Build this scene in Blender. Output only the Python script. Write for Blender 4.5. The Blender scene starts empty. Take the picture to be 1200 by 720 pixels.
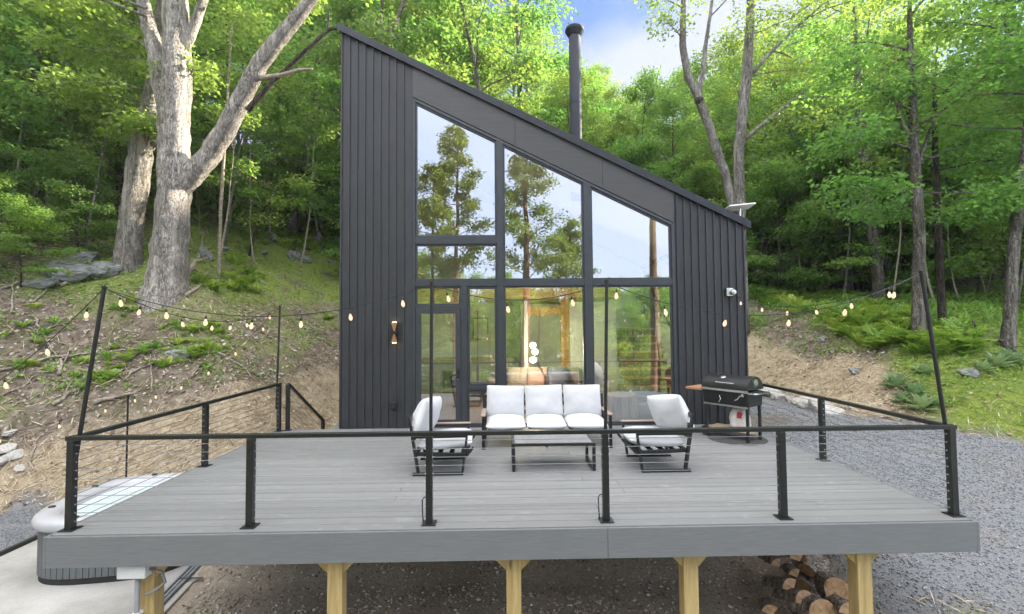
import bpy, bmesh, math, random
import numpy as np
from mathutils import Vector, Matrix

SC = bpy.context.scene
COL = SC.collection
RNG = np.random.default_rng(7)
random.seed(7)
R = math.radians

# ------------------------------------------------------------------ camera
CAM_H, CAM_F = 1.9, 560.0
cd = bpy.data.cameras.new('camera')
cam = bpy.data.objects.new('camera', cd)
COL.objects.link(cam)
SC.camera = cam
cd.sensor_width = 36.0
cd.lens = CAM_F / 1200 * 36
cd.clip_start, cd.clip_end = 0.1, 3000
CM = Matrix.Rotation(R(-1.1419), 3, 'Z') @ Matrix.Rotation(R(92.233), 3, 'X') @ Matrix.Rotation(R(-0.4796), 3, 'Z')
cam.matrix_world = Matrix.Translation((0, 0, CAM_H)) @ CM.to_4x4()


def ray(px, py):
    return CM @ Vector(((px - 600) / CAM_F, -(py - 360) / CAM_F, -1.0))


def at(px, py, Y):                       # survey helper: photo point -> point on the plane y = Y
    d = ray(px, py)
    return Vector((0, 0, CAM_H)) + d * (Y / d.y)


# ------------------------------------------------------------------ tagging
def tag(o, label=None, cat=None, group=None, kind=None):
    if label: o['label'] = label
    if cat: o['category'] = cat
    if group: o['group'] = group
    if kind: o['kind'] = kind
    return o


def thing(name, label, cat, loc=(0, 0, 0), rz=0.0, group=None):
    o = bpy.data.objects.new(name, None)
    o.empty_display_size = 0.2
    COL.objects.link(o)
    o.location = loc
    o.rotation_euler = (0, 0, rz)
    return tag(o, label, cat, group)


def copy_tree(o, parent=None):
    c = o.copy()
    COL.objects.link(c)
    if parent is not None: c.parent = parent
    for ch in list(o.children):
        copy_tree(ch, c)
    return c


def wloc(o):
    v = Vector((0, 0, 0))
    while o is not None:
        v += Vector(o.location)
        o = o.parent
    return v


# ------------------------------------------------------------------ mesh builder
class MB:
    def __init__(s):
        s.v, s.f, s.m, s.cur = [], [], [], 0

    def add(s, vs, fs):
        b = len(s.v)
        s.v += [tuple(p) for p in vs]
        s.f += [tuple(i + b for i in f) for f in fs]
        s.m += [s.cur] * len(fs)
        return s

    def mat(s, i):
        s.cur = i
        return s

    def box(s, x0, x1, y0, y1, z0, z1, M=None):
        vs = [Vector(p) for p in ((x0, y0, z0), (x1, y0, z0), (x1, y1, z0), (x0, y1, z0), (x0, y0, z1), (x1, y0, z1), (x1, y1, z1), (x0, y1, z1))]
        if M is not None: vs = [M @ p for p in vs]
        return s.add(vs, [(0, 3, 2, 1), (4, 5, 6, 7), (0, 1, 5, 4), (1, 2, 6, 5), (2, 3, 7, 6), (3, 0, 4, 7)])

    def bar(s, a, b, w, h, up=(0, 0, 1)):
        a, b = Vector(a), Vector(b)
        d = (b - a).normalized()
        u = Vector(up)
        if abs(d.dot(u)) > .97: u = Vector((0, 1, 0))
        sx = d.cross(u).normalized() * (w / 2)
        sz = sx.normalized().cross(d).normalized() * (h / 2)
        vs = [a - sx - sz, a + sx - sz, a + sx + sz, a - sx + sz, b - sx - sz, b + sx - sz, b + sx + sz, b - sx + sz]
        return s.add(vs, [(0, 1, 2, 3), (7, 6, 5, 4), (0, 4, 5, 1), (1, 5, 6, 2), (2, 6, 7, 3), (3, 7, 4, 0)])

    def prism(s, poly, y0, y1, ax='y'):          # poly in (a,b), extruded along ax
        n = len(poly)
        if ax == 'y': P = lambda a, b, t: (a, t, b)
        elif ax == 'x': P = lambda a, b, t: (t, a, b)
        else: P = lambda a, b, t: (a, b, t)
        vs = [P(a, b, y0) for a, b in poly] + [P(a, b, y1) for a, b in poly]
        fs = [tuple(range(n)), tuple(range(2 * n - 1, n - 1, -1))] + [(i, i + n, (i + 1) % n + n, (i + 1) % n) for i in range(n)]
        return s.add(vs, fs)

    def ring(s, outer, inner, y0, y1, ax='y'):   # frame between two polygons
        n = len(outer)
        if ax == 'y': P = lambda q, t: (q[0], t, q[1])
        else: P = lambda q, t: (q[0], q[1], t)
        vs = [P(q, y0) for q in outer] + [P(q, y0) for q in inner] + [P(q, y1) for q in outer] + [P(q, y1) for q in inner]
        fs = []
        for i in range(n):
            j = (i + 1) % n
            fs += [(i, j, n + j, n + i), (2 * n + j, 2 * n + i, 3 * n + i, 3 * n + j), (j, i, 2 * n + i, 2 * n + j), (n + i, n + j, 3 * n + j, 3 * n + i)]
        return s.add(vs, fs)

    def tube(s, pts, rad, n=8, cap=True, flare=None):
        pts = [Vector(p) for p in pts]
        k = len(pts)
        if not hasattr(rad, '__len__'): rad = [rad] * k
        vs, fs = [], []
        ref = None
        for i, p in enumerate(pts):
            t = (pts[min(i + 1, k - 1)] - pts[max(i - 1, 0)]).normalized()
            if ref is None:
                ref = Vector((1, 0, 0)) if abs(t.x) < .8 else Vector((0, 1, 0))
            a = (ref - t * ref.dot(t)).normalized()
            b = t.cross(a)
            ref = a
            for j in range(n):
                th = 2 * math.pi * j / n
                r = rad[i] * (flare(i, th) if flare else 1)
                vs.append(p + a * (r * math.cos(th)) + b * (r * math.sin(th)))
        for i in range(k - 1):
            for j in range(n):
                j2 = (j + 1) % n
                fs.append((i * n + j, i * n + j2, (i + 1) * n + j2, (i + 1) * n + j))
        if cap:
            fs.append(tuple(range(n - 1, -1, -1)))
            fs.append(tuple((k - 1) * n + j for j in range(n)))
        return s.add(vs, fs)

    def cyl(s, a, b, r, n=16):
        return s.tube([a, b], [r, r], n)

    def lathe(s, prof, c=(0, 0, 0), n=24):
        vs, fs = [], []
        k = len(prof)
        for r, z in prof:
            for j in range(n):
                th = 2 * math.pi * j / n
                vs.append((c[0] + r * math.cos(th), c[1] + r * math.sin(th), c[2] + z))
        for i in range(k - 1):
            for j in range(n):
                j2 = (j + 1) % n
                fs.append((i * n + j, i * n + j2, (i + 1) * n + j2, (i + 1) * n + j))
        fs.append(tuple(range(n - 1, -1, -1)))
        fs.append(tuple((k - 1) * n + j for j in range(n)))
        return s.add(vs, fs)

    def build(s, name, mat, parent=None, smooth=False, origin=None, bevel=0, world=True):
        me = bpy.data.meshes.new(name)
        off = Vector((0, 0, 0))
        if world and parent is not None: off = wloc(parent)
        if origin is not None: off = Vector(origin)
        vs = [(p[0] - off.x, p[1] - off.y, p[2] - off.z) for p in s.v]
        me.from_pydata(vs, [], s.f)
        mats = mat if isinstance(mat, (list, tuple)) else [mat]
        for m in mats: me.materials.append(m)
        if len(mats) > 1: me.polygons.foreach_set('material_index', s.m)
        if smooth: me.polygons.foreach_set('use_smooth', [True] * len(s.f))
        me.update()
        o = bpy.data.objects.new(name, me)
        COL.objects.link(o)
        if parent is not None: o.parent = parent
        if origin is not None: o.location = off
        if bevel:
            b = o.modifiers.new('bevel', 'BEVEL')
            b.width, b.segments, b.limit_method, b.angle_limit = bevel, 2, 'ANGLE', R(50)
        if smooth and not bevel:
            pass
        return o


def np_mesh(name, V, F, mat, parent=None, smooth=False, loc=None):
    """quads/tris from numpy arrays"""
    me = bpy.data.meshes.new(name)
    V = np.asarray(V, dtype=np.float32)
    F = np.asarray(F, dtype=np.int32)
    k = F.shape[1]
    me.vertices.add(len(V)); me.vertices.foreach_set('co', V.ravel())
    me.loops.add(F.size); me.loops.foreach_set('vertex_index', F.ravel())
    me.polygons.add(len(F)); me.polygons.foreach_set('loop_start', np.arange(0, F.size, k, dtype=np.int32))
    if smooth: me.polygons.foreach_set('use_smooth', np.ones(len(F), dtype=bool))
    for m in (mat if isinstance(mat, (list, tuple)) else [mat]): me.materials.append(m)
    me.update(calc_edges=True)
    o = bpy.data.objects.new(name, me)
    COL.objects.link(o)
    if parent is not None: o.parent = parent
    if loc is not None: o.location = loc
    return o


# ------------------------------------------------------------------ materials
class NT:
    def __init__(s, name):
        s.m = bpy.data.materials.new(name)
        s.m.use_nodes = True
        s.t = s.m.node_tree
        s.t.nodes.clear()
        s.out = s.n('ShaderNodeOutputMaterial')

    def n(s, typ, **kw):
        nd = s.t.nodes.new(typ)
        for k, v in kw.items():
            if k in nd.inputs.keys(): nd.inputs[k].default_value = v
            else: setattr(nd, k, v)
        return nd

    def l(s, a, b): s.t.links.new(a, b)

    def coord(s, scale=(1, 1, 1), which='Object', rot=(0, 0, 0)):
        c = s.n('ShaderNodeTexCoord')
        m = s.n('ShaderNodeMapping')
        m.inputs['Scale'].default_value = scale
        m.inputs['Rotation'].default_value = rot
        s.l(c.outputs[which], m.inputs['Vector'])
        return m.outputs['Vector']

    def noise(s, vec, scale, detail=4, rough=.55, dist=0.0):
        nd = s.n('ShaderNodeTexNoise')
        nd.inputs['Scale'].default_value = scale
        nd.inputs['Detail'].default_value = detail
        nd.inputs['Roughness'].default_value = rough
        nd.inputs['Distortion'].default_value = dist
        if vec is not None: s.l(vec, nd.inputs['Vector'])
        return nd.outputs['Fac']

    def ramp(s, fac, stops, interp='LINEAR'):
        nd = s.n('ShaderNodeValToRGB')
        cr = nd.color_ramp
        cr.interpolation = interp
        while len(cr.elements) < len(stops): cr.elements.new(.5)
        for e, (p, c) in zip(cr.elements, stops):
            e.position = p
            e.color = (c, c, c, 1) if not hasattr(c, '__len__') else (c[0], c[1], c[2], 1)
        s.l(fac, nd.inputs['Fac'])
        return nd.outputs['Color']

    def mix(s, fac, a, b, mode='MIX'):
        nd = s.n('ShaderNodeMix', data_type='RGBA', blend_type=mode)
        for sock, v in ((nd.inputs[0], fac), (nd.inputs[6], a), (nd.inputs[7], b)):
            if hasattr(v, 'is_linked') or hasattr(v, 'links'): s.l(v, sock)
            elif hasattr(v, '__len__'): sock.default_value = (v[0], v[1], v[2], 1)
            else: sock.default_value = v
        return nd.outputs[2]

    def math(s, op, a, b=0.0):
        nd = s.n('ShaderNodeMath', operation=op)
        for sock, v in ((nd.inputs[0], a), (nd.inputs[1], b)):
            if hasattr(v, 'links'): s.l(v, sock)
            else: sock.default_value = v
        return nd.outputs[0]

    def bsdf(s, color, rough=.6, metal=0.0, bump=None, bstr=.3, bdist=.01, spec=.5, emit=None, estr=0):
        b = s.n('ShaderNodeBsdfPrincipled')
        for sock, v in ((b.inputs['Base Color'], color), (b.inputs['Roughness'], rough), (b.inputs['Metallic'], metal)):
            if hasattr(v, 'links'): s.l(v, sock)
            elif hasattr(v, '__len__'): sock.default_value = (v[0], v[1], v[2], 1)
            else: sock.default_value = v
        b.inputs['Specular IOR Level'].default_value = spec
        if emit:
            b.inputs['Emission Color'].default_value = (*emit, 1)
            b.inputs['Emission Strength'].default_value = estr
        if bump is not None:
            bp = s.n('ShaderNodeBump')
            bp.inputs['Strength'].default_value = bstr
            bp.inputs['Distance'].default_value = bdist
            s.l(bump, bp.inputs['Height'])
            s.l(bp.outputs['Normal'], b.inputs['Normal'])
        return b

    def done(s, sh):
        s.l(sh.outputs[0] if hasattr(sh, 'outputs') else sh, s.out.inputs['Surface'])
        return s.m


def island(t):
    return t.n('ShaderNodeNewGeometry').outputs['Random Per Island']


def simple(name, col, rough=.6, metal=0.0, var=.12, scale=6, bstr=.15, bdist=.004, spec=.5, stretch=(1, 1, 1)):
    t = NT(name)
    v = t.coord(stretch)
    n = t.noise(v, scale, 6)
    a = tuple(c * (1 - var) for c in col)
    b = tuple(min(1, c * (1 + var)) for c in col)
    c = t.ramp(n, [(.3, a), (.7, b)])
    return t.done(t.bsdf(c, rough, metal, n, bstr, bdist, spec))


def wood(name, c1, c2, rough=.6, axis='x', freq=1.0, knots=False, isl=.25):
    t = NT(name)
    sc = {'x': (.6, 9, 9), 'y': (9, .6, 9), 'z': (9, 9, .6)}[axis]
    v = t.coord(tuple(k * freq for k in sc))
    n = t.noise(v, 2.2, 6, .6, .8)
    f = t.noise(v, 14, 3, .6)
    c = t.ramp(n, [(.28, c1), (.5, tuple((a + b) / 2 for a, b in zip(c1, c2))), (.72, c2)])
    c = t.mix(.22, c, t.ramp(f, [(.3, .35), (.7, 1.0)]), 'MULTIPLY')
    if isl:
        c = t.mix(1, c, t.ramp(island(t), [(0, 1 - isl), (1, 1.0)]), 'MULTIPLY')
    if knots:
        vo = t.n('ShaderNodeTexVoronoi')
        vo.inputs['Scale'].default_value = 3.2
        t.l(t.coord({'x': (.4, 1.6, 1.6), 'y': (1.6, .4, 1.6), 'z': (1.6, 1.6, .4)}[axis]), vo.inputs['Vector'])
        k = t.ramp(vo.outputs['Distance'], [(.05, 1), (.11, 0)])
        c = t.mix(k, c, tuple(a * .35 for a in c1))
    return t.done(t.bsdf(c, rough, 0, f, .25, .004))


M = {}
M['siding'] = None
t = NT('charcoal_siding')
v = t.coord((14, 14, 1.1))
n = t.noise(v, 2.5, 6, .62, .6)
big = t.noise(t.coord(), 1.3, 3)
c = t.ramp(n, [(.25, (.018, .0187, .0203)), (.75, (.041, .0422, .0447))])
c = t.mix(.5, c, t.ramp(big, [(.3, .75), (.7, 1.15)]), 'MULTIPLY')
M['siding'] = t.done(t.bsdf(c, t.ramp(n, [(.2, .42), (.8, .62)]), 0, n, .3, .003))
t = NT('charcoal_header_board')
v = t.coord((1.1, 14, 14))
n = t.noise(v, 2.5, 6, .62, .6)
c = t.ramp(n, [(.25, (.040, .039, .039)), (.75, (.066, .064, .062))])
M['header'] = t.done(t.bsdf(c, .5, 0, n, .25, .003))
M['frame'] = simple('window_frame_black', (.036, .040, .046), .38, 0, .12, 5, .05, .001)
M['black'] = simple('black_powder_coat', (.017, .018, .019), .42, .2, .2, 30, .08, .001)
M['rail'] = simple('rail_powder_coat', (.022, .024, .024), .34, .3, .2, 20, .06, .001)
M['cable'] = simple('steel_cable', (.22, .23, .23), .42, .85, .1, 50, .0, .001)
M['steel'] = simple('brushed_steel', (.62, .62, .62), .26, 1.0, .12, 40, .05, .001)
M['roof'] = simple('standing_seam_metal', (.03, .032, .035), .4, .5, .15, 8, .05, .002)
M['pipe'] = simple('flue_pipe_metal', (.030, .036, .046), .75, .0, .12, 6, .04, .002)
M['white_plastic'] = simple('white_plastic', (.78, .79, .80), .35, 0, .04, 8, .02, .001)
M['white_wall'] = simple('interior_paint', (.62, .62, .60), .7, 0, .03, 4, .05, .002)
M['ivory_box'] = simple('pvc_box', (.60, .62, .62), .5, 0, .06, 8, .02, .001)
M['conduit'] = simple('grey_conduit', (.22, .23, .24), .5, 0, .1, 8, .02, .001)
M['rubber'] = simple('rubber', (.02, .02, .02), .8, 0, .2, 30, .1, .002)
M['concrete'] = None
t = NT('concrete_pad')
v = t.coord()
a_ = t.noise(v, 1.1, 5, .6)
b_ = t.noise(v, 40, 3)
c = t.ramp(a_, [(.3, (.28, .268, .25)), (.55, (.41, .397, .375)), (.75, (.48, .467, .445))])
c = t.mix(.25, c, t.ramp(b_, [(.35, .6), (.6, 1)]), 'MULTIPLY')
M['concrete'] = t.done(t.bsdf(c, .85, 0, b_, .3, .004))

# composite decking
def deckmat(name, axis):
    t = NT(name)
    sc = {'x': (1.2, 26, 26), 'y': (26, 1.2, 26)}[axis]
    v = t.coord(sc)
    n = t.noise(v, 2.6, 6, .6, .5)
    isl = island(t)
    scuff = t.noise(t.coord((1.4, 2.6, 1)), 2.4, 8, .68, 1.2)
    c = t.ramp(n, [(.25, (.180, .181, .180)), (.75, (.222, .223, .222))])
    c = t.mix(1, c, t.ramp(isl, [(0, .87), (1, 1.06)]), 'MULTIPLY')
    c = t.mix(t.ramp(scuff, [(.58, 0), (.72, .4)]), c, (.38, .385, .385))
    spots = t.noise(t.coord(), 5.5, 4, .6)
    c = t.mix(t.ramp(spots, [(.62, 0), (.74, .22)]), c, (.09, .09, .088))
    return t.done(t.bsdf(c, t.ramp(n, [(.2, .5), (.8, .68)]), 0, n, .3, .003, .45))
M['deck'] = deckmat('grey_composite_board', 'x')
M['fascia'] = simple('grey_composite_fascia', (.150, .158, .165), .55, 0, .12, 5, .15, .002, .5, (1, 20, 20))
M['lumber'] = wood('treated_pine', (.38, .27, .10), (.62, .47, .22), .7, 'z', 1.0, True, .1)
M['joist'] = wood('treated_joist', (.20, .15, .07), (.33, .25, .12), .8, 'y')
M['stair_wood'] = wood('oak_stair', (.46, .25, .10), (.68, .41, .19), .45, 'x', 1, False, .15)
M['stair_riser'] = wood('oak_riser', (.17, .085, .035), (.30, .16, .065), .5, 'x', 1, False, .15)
M['timber'] = wood('honey_timber', (.42, .22, .07), (.66, .38, .15), .5, 'z', 1, True, .1)
M['floor_wood'] = wood('interior_floorboards', (.22, .13, .07), (.38, .24, .13), .4, 'y', 1, False, .3)
M['slat_wood'] = wood('driftwood_slat', (.42, .33, .24), (.70, .59, .45), .7, 'z', 1, False, .45)
M['arm_wood'] = wood('weathered_teak', (.30, .22, .17), (.46, .36, .29), .6, 'x', 1, False, .1)
M['grill_shelf'] = wood('grill_shelf_wood', (.42, .20, .10), (.62, .34, .19), .5, 'x', 1, False, .2)
M['pallet_wood'] = wood('pale_slat_wood', (.45, .33, .20), (.66, .52, .35), .7, 'x', 1, False, .2)
M['edging'] = wood('landscape_edging', (.03, .03, .028), (.06, .06, .055), .8, 'y')

def cloth(name, col, weave=300, var=.06, sheen=.2):
    t = NT(name)
    v = t.coord()
    w = t.n('ShaderNodeTexWave', wave_type='BANDS', bands_direction='DIAGONAL')
    w.inputs['Scale'].default_value = weave / 6
    w.inputs['Distortion'].default_value = 1.5
    t.l(v, w.inputs['Vector'])
    n = t.noise(v, 5, 5)
    c = t.ramp(n, [(.3, tuple(k * (1 - var) for k in col)), (.7, tuple(min(1, k * (1 + var)) for k in col))])
    h = t.math('ADD', t.math('MULTIPLY', w.outputs['Fac'], .12), t.math('MULTIPLY', n, 1.0))
    b = t.bsdf(c, .92, 0, h, .35, .012, .2)
    b.inputs['Sheen Weight'].default_value = sheen
    return t.done(b)
M['cushion'] = cloth('white_outdoor_fabric', (.51, .515, .53))
M['sofa_in'] = cloth('taupe_fabric', (.28, .24, .22))
M['pillow_rose'] = cloth('rose_fabric', (.38, .24, .22))
M['pillow_navy'] = cloth('navy_fabric', (.12, .13, .20))
M['blue_grey'] = cloth('blue_grey_fabric', (.28, .34, .36))

# glazing: clear sheet with a coated, mirror-like reflection
t = NT('reflective_glazing')
tr = t.n('ShaderNodeBsdfTransparent'); tr.inputs['Color'].default_value = (.95, .985, .97, 1)
gl = t.n('ShaderNodeBsdfGlossy'); gl.inputs['Roughness'].default_value = 0.0
gl.inputs['Color'].default_value = (.97, .97, 1.0, 1)
lw = t.n('ShaderNodeLayerWeight'); lw.inputs['Blend'].default_value = .32
wv = t.noise(t.coord(), .9, 1)
bp = t.n('ShaderNodeBump'); bp.inputs['Strength'].default_value = .05; bp.inputs['Distance'].default_value = .05
t.l(wv, bp.inputs['Height']); t.l(bp.outputs['Normal'], gl.inputs['Normal'])
mx = t.n('ShaderNodeMixShader')
t.l(t.math('ADD', t.math('MULTIPLY', lw.outputs['Fresnel'], .6), .28), mx.inputs['Fac'])
t.l(tr.outputs[0], mx.inputs[1]); t.l(gl.outputs[0], mx.inputs[2])
M['glass'] = t.done(mx)

t = NT('clear_glazing')
tr = t.n('ShaderNodeBsdfTransparent'); tr.inputs['Color'].default_value = (.96, .98, .97, 1)
gl = t.n('ShaderNodeBsdfGlossy'); gl.inputs['Roughness'].default_value = 0.0
mx = t.n('ShaderNodeMixShader'); mx.inputs['Fac'].default_value = .06
t.l(tr.outputs[0], mx.inputs[1]); t.l(gl.outputs[0], mx.inputs[2])
M['clear'] = t.done(mx)

def emit(name, col, strength):
    t = NT(name)
    e = t.n('ShaderNodeEmission'); e.inputs['Color'].default_value = (*col, 1); e.inputs['Strength'].default_value = strength
    return t.done(e)
M['bulb'] = emit('warm_bulb_glow', (1.0, .68, .44), .24)
M['globe'] = emit('lamp_globe_glow', (1.0, .80, .54), 75)
M['sconce_glow'] = emit('sconce_glow', (1.0, .55, .25), 3.0)
M['copper'] = simple('copper_reflector', (.75, .36, .19), .3, .9, .15, 10, .02, .001)

# bark
def bark(name, c1, c2, c3, moss=0.0, furrow=1.0):
    t = NT(name)
    v = t.coord((7, 7, 1.3))
    n = t.noise(v, 2.4 * furrow, 8, .65, .7)
    vo = t.n('ShaderNodeTexVoronoi', feature='DISTANCE_TO_EDGE'); vo.inputs['Scale'].default_value = 3.4 * furrow
    dv_ = t.n('ShaderNodeVectorMath', operation='ADD'); nz_ = t.n('ShaderNodeTexNoise'); nz_.inputs['Scale'].default_value = 6; nz_.inputs['Detail'].default_value = 4
    t.l(t.coord(), nz_.inputs['Vector']); t.l(t.coord((5.5, 5.5, .95)), dv_.inputs[0]); t.l(nz_.outputs['Color'], dv_.inputs[1]); t.l(dv_.outputs[0], vo.inputs['Vector'])
    crk = t.ramp(vo.outputs['Distance'], [(.0, .32), (.10, 1.0)])
    lich = t.noise(t.coord(), 3.2, 6, .65)
    fine = t.noise(t.coord((1, 1, .5)), 30, 4, .6)
    c = t.ramp(n, [(.30, c1), (.48, c2), (.68, c3)])
    c = t.mix(t.ramp(lich, [(.52, 0), (.64, .65)]), c, tuple(min(1, k * 1.35) for k in c3))
    c = t.mix(.45, c, t.ramp(fine, [(.3, .4), (.65, 1)]), 'MULTIPLY')
    c = t.mix(.6, c, crk, 'MULTIPLY')
    stk = t.noise(t.coord((2.6, 2.6, .16)), 1.6, 4, .6, .3)
    c = t.mix(t.ramp(stk, [(.50, 0), (.64, .6)]), c, tuple(min(.8, k * 1.3) for k in c3))
    if moss:
        sep = t.n('ShaderNodeSeparateXYZ')
        t.l(t.coord(), sep.inputs[0])
        low = t.ramp(t.math('ADD', t.math('MULTIPLY', sep.outputs['Z'], -1.6), t.math('MULTIPLY', lich, 1.7)), [(.45, 0), (.95, moss)])
        c = t.mix(low, c, (.14, .125, .04))
    return t.done(t.bsdf(c, .9, 0, t.math('ADD', t.math('ADD', n, t.math('MULTIPLY', fine, .3)), t.math('MULTIPLY', crk, .8)), 1.0, .06, .2))
M['bark_pale'] = bark('pale_furrowed_bark', (.115, .10, .085), (.26, .235, .21), (.40, .37, .34), .8)
M['bark_grey'] = bark('grey_bark', (.07, .062, .052), (.16, .14, .12), (.27, .25, .22))
M['bark_dark'] = bark('dark_bark', (.025, .02, .016), (.06, .05, .04), (.12, .10, .085))
M['bark_red'] = bark('pine_bark', (.10, .06, .04), (.22, .14, .095), (.36, .25, .18))
M['deadwood'] = simple('dead_wood', (.30, .255, .21), .85, 0, .45, 5, .5, .02, .2, (3, 3, 3))
M['log_bark'] = bark('firewood_bark', (.17, .135, .11), (.34, .28, .235), (.52, .46, .40))
t = NT('cut_wood')
v = t.coord()
n = t.noise(v, 9, 6, .6, 1.5)
c = t.ramp(n, [(.3, (.24, .13, .07)), (.5, (.46, .28, .15)), (.72, (.64, .45, .27))])
M['cutwood'] = t.done(t.bsdf(c, .85, 0, n, .3, .01))

# foliage
def leafmat(name, dark, light, trans, tw=.5, rough=.5):
    t = NT(name)
    isl = island(t)
    oi = t.n('ShaderNodeObjectInfo').outputs['Random']
    c = t.ramp(isl, [(0, dark), (1, light)])
    hs = t.n('ShaderNodeHueSaturation')
    t.l(t.math('ADD', t.math('MULTIPLY', oi, .05), .475), hs.inputs['Hue'])
    t.l(t.math('ADD', t.math('MULTIPLY', oi, -.5), 1.2), hs.inputs['Value'])
    t.l(c, hs.inputs['Color'])
    hs2 = t.n('ShaderNodeHueSaturation')
    t.l(t.math('ADD', t.math('MULTIPLY', oi, .05), .475), hs2.inputs['Hue'])
    t.l(t.ramp(isl, [(0, tuple(k * .8 for k in trans)), (1, tuple(k * 1.15 for k in trans))]), hs2.inputs['Color'])
    b = t.bsdf(hs.outputs[0], rough, 0, None, spec=.35)
    tl = t.n('ShaderNodeBsdfTranslucent')
    t.l(hs2.outputs[0], tl.inputs['Color'])
    mx = t.n('ShaderNodeMixShader'); mx.inputs['Fac'].default_value = tw
    t.l(b.outputs[0], mx.inputs[1]); t.l(tl.outputs[0], mx.inputs[2])
    return t.done(mx)
M['leaf'] = leafmat('maple_leaf', (.105, .205, .050), (.185, .315, .080), (.29, .49, .08))
M['leaf_dark'] = leafmat('dark_leaf', (.090, .185, .058), (.160, .285, .085), (.24, .44, .08))  # slightly darker leaf tone
M['leaf_yellow'] = leafmat('yellow_leaf', (.115, .215, .048), (.205, .34, .08), (.33, .50, .08))  # slightly yellower, lighter leaf tone
M['needle'] = leafmat('pine_needle', (.15, .21, .05), (.30, .35, .09), (.38, .46, .08), .35)
M['fern'] = leafmat('fern_frond', (.24, .38, .06), (.38, .54, .11), (.38, .54, .08), .38)
M['grass'] = leafmat('grass_blade', (.22, .32, .05), (.42, .50, .11), (.38, .48, .08), .35)
M['weed'] = leafmat('broad_weed_leaf', (.18, .28, .13), (.30, .42, .22), (.24, .36, .14), .3)
M['cover'] = leafmat('ground_cover_leaf', (.13, .24, .05), (.27, .42, .085), (.27, .42, .07), .35)

def scatmat(name, stops, rough=.85, tw=0):
    t = NT(name)
    c = t.ramp(island(t), stops)
    return t.done(t.bsdf(c, rough, 0, None, spec=.25))
M['litter'] = scatmat('dead_leaf', [(0, (.12, .085, .055)), (.35, (.25, .185, .13)), (.7, (.38, .31, .24)), (1, (.52, .46, .39))])
M['straw'] = scatmat('straw_stem', [(0, (.34, .27, .17)), (.5, (.54, .45, .31)), (1, (.70, .60, .45))])
M['stones'] = scatmat('gravel_stone', [(0, (.11, .113, .12)), (.5, (.19, .195, .208)), (.85, (.29, .293, .303)), (1, (.46, .455, .445))])
M['debris'] = scatmat('soil_stone', [(0, (.26, .21, .165)), (.6, (.40, .335, .27)), (.9, (.54, .49, .43)), (1, (.66, .63, .59))])
t = NT('grey_rock')
v = t.coord((1, 1, 3.5), rot=(.35, .25, 0))
n = t.noise(v, 2.2, 8, .65, .6)
ms = t.noise(t.coord(), 2.8, 6, .6)
c = t.ramp(n, [(.3, (.085, .085, .085)), (.5, (.23, .235, .24)), (.7, (.43, .43, .43))])
c = t.mix(t.ramp(ms, [(.52, 0), (.62, .8)]), c, (.085, .09, .032))
M['rock'] = t.done(t.bsdf(c, .85, 0, n, .7, .05))
t = NT('pale_stone')
n = t.noise(t.coord(), 6, 8, .65, .4)
c = t.ramp(n, [(.3, (.28, .26, .24)), (.55, (.48, .46, .43)), (.75, (.60, .57, .53))])
M['pale_stone'] = t.done(t.bsdf(c, .85, 0, n, .5, .03))
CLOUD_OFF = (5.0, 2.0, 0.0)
CLOUD_FILL_TOP = (12.2, 12.2, 12.4)  # unseen bright cloud cap overhead, added to light deck and woods
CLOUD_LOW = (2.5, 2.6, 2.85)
SKY_BACK_FILL = (4.9, 5.6, 7.7)  # sky behind the camera, brightened for window reflections and as fill light
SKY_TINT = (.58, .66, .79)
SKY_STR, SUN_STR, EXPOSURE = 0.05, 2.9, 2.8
HAZE = .0006
# ------------------------------------------------------------------ terrain
_LAT = np.random.default_rng(3).random((256, 256))


def vnoise(x, y, s, o=0):
    x = np.asarray(x, float) / s + o * 17.3 + 1000; y = np.asarray(y, float) / s + o * 9.1 + 1000
    i, j = np.floor(x).astype(int), np.floor(y).astype(int)
    u, w = x - i, y - j
    u, w = u * u * (3 - 2 * u), w * w * (3 - 2 * w)
    g = lambda a, b: _LAT[a % 256, b % 256]
    return (g(i, j) * (1 - u) + g(i + 1, j) * u) * (1 - w) + (g(i, j + 1) * (1 - u) + g(i + 1, j + 1) * u) * w


def fbm(x, y, s, octs=4, o=0):
    r, a, tot = 0, 1, 0
    for k in range(octs):
        r = r + a * vnoise(x, y, s / 2 ** k, o + k); tot += a; a *= .5
    return r / tot


def sstep(a, b, x):
    t = np.clip((x - a) / (b - a), 0, 1)
    return t * t * (3 - 2 * t)


TOE = [(-10, -400), (-10, 9.6), (-8, 10.2), (-5.2, 10.7), (-4.5, 13.4), (-3.4, 16.2), (6.4, 16.2), (7.5, 14.4), (7.9, 11.4), (9.4, 8.9), (13, 7.5), (22, 6.3), (40, 5), (400, -10), (400, -400)]


def toe_dist(x, y):                       # distance outside the level yard (negative inside)
    x, y = np.asarray(x, float), np.asarray(y, float)
    d = np.full(x.shape, 1e9); ins = np.zeros(x.shape, bool)
    n = len(TOE)
    for i in range(n):
        ax, ay = TOE[i]; bx, by = TOE[(i + 1) % n]
        ex, ey = bx - ax, by - ay
        tt = np.clip(((x - ax) * ex + (y - ay) * ey) / (ex * ex + ey * ey), 0, 1)
        d = np.minimum(d, np.hypot(x - ax - tt * ex, y - ay - tt * ey))
        c = ((ay > y) != (by > y)) & (x < (bx - ax) * (y - ay) / (by - ay + 1e-12) + ax)
        ins ^= c
    return np.where(ins, -d, d)


PR_D = [0, .7, 1.6, 3, 5, 8, 12, 18, 30, 50, 90, 200, 400]
PR_Z = [0, .45, 1.15, 2.1, 3.35, 5.1, 7.3, 10.2, 16, 25, 40, 60, 70]


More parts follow.
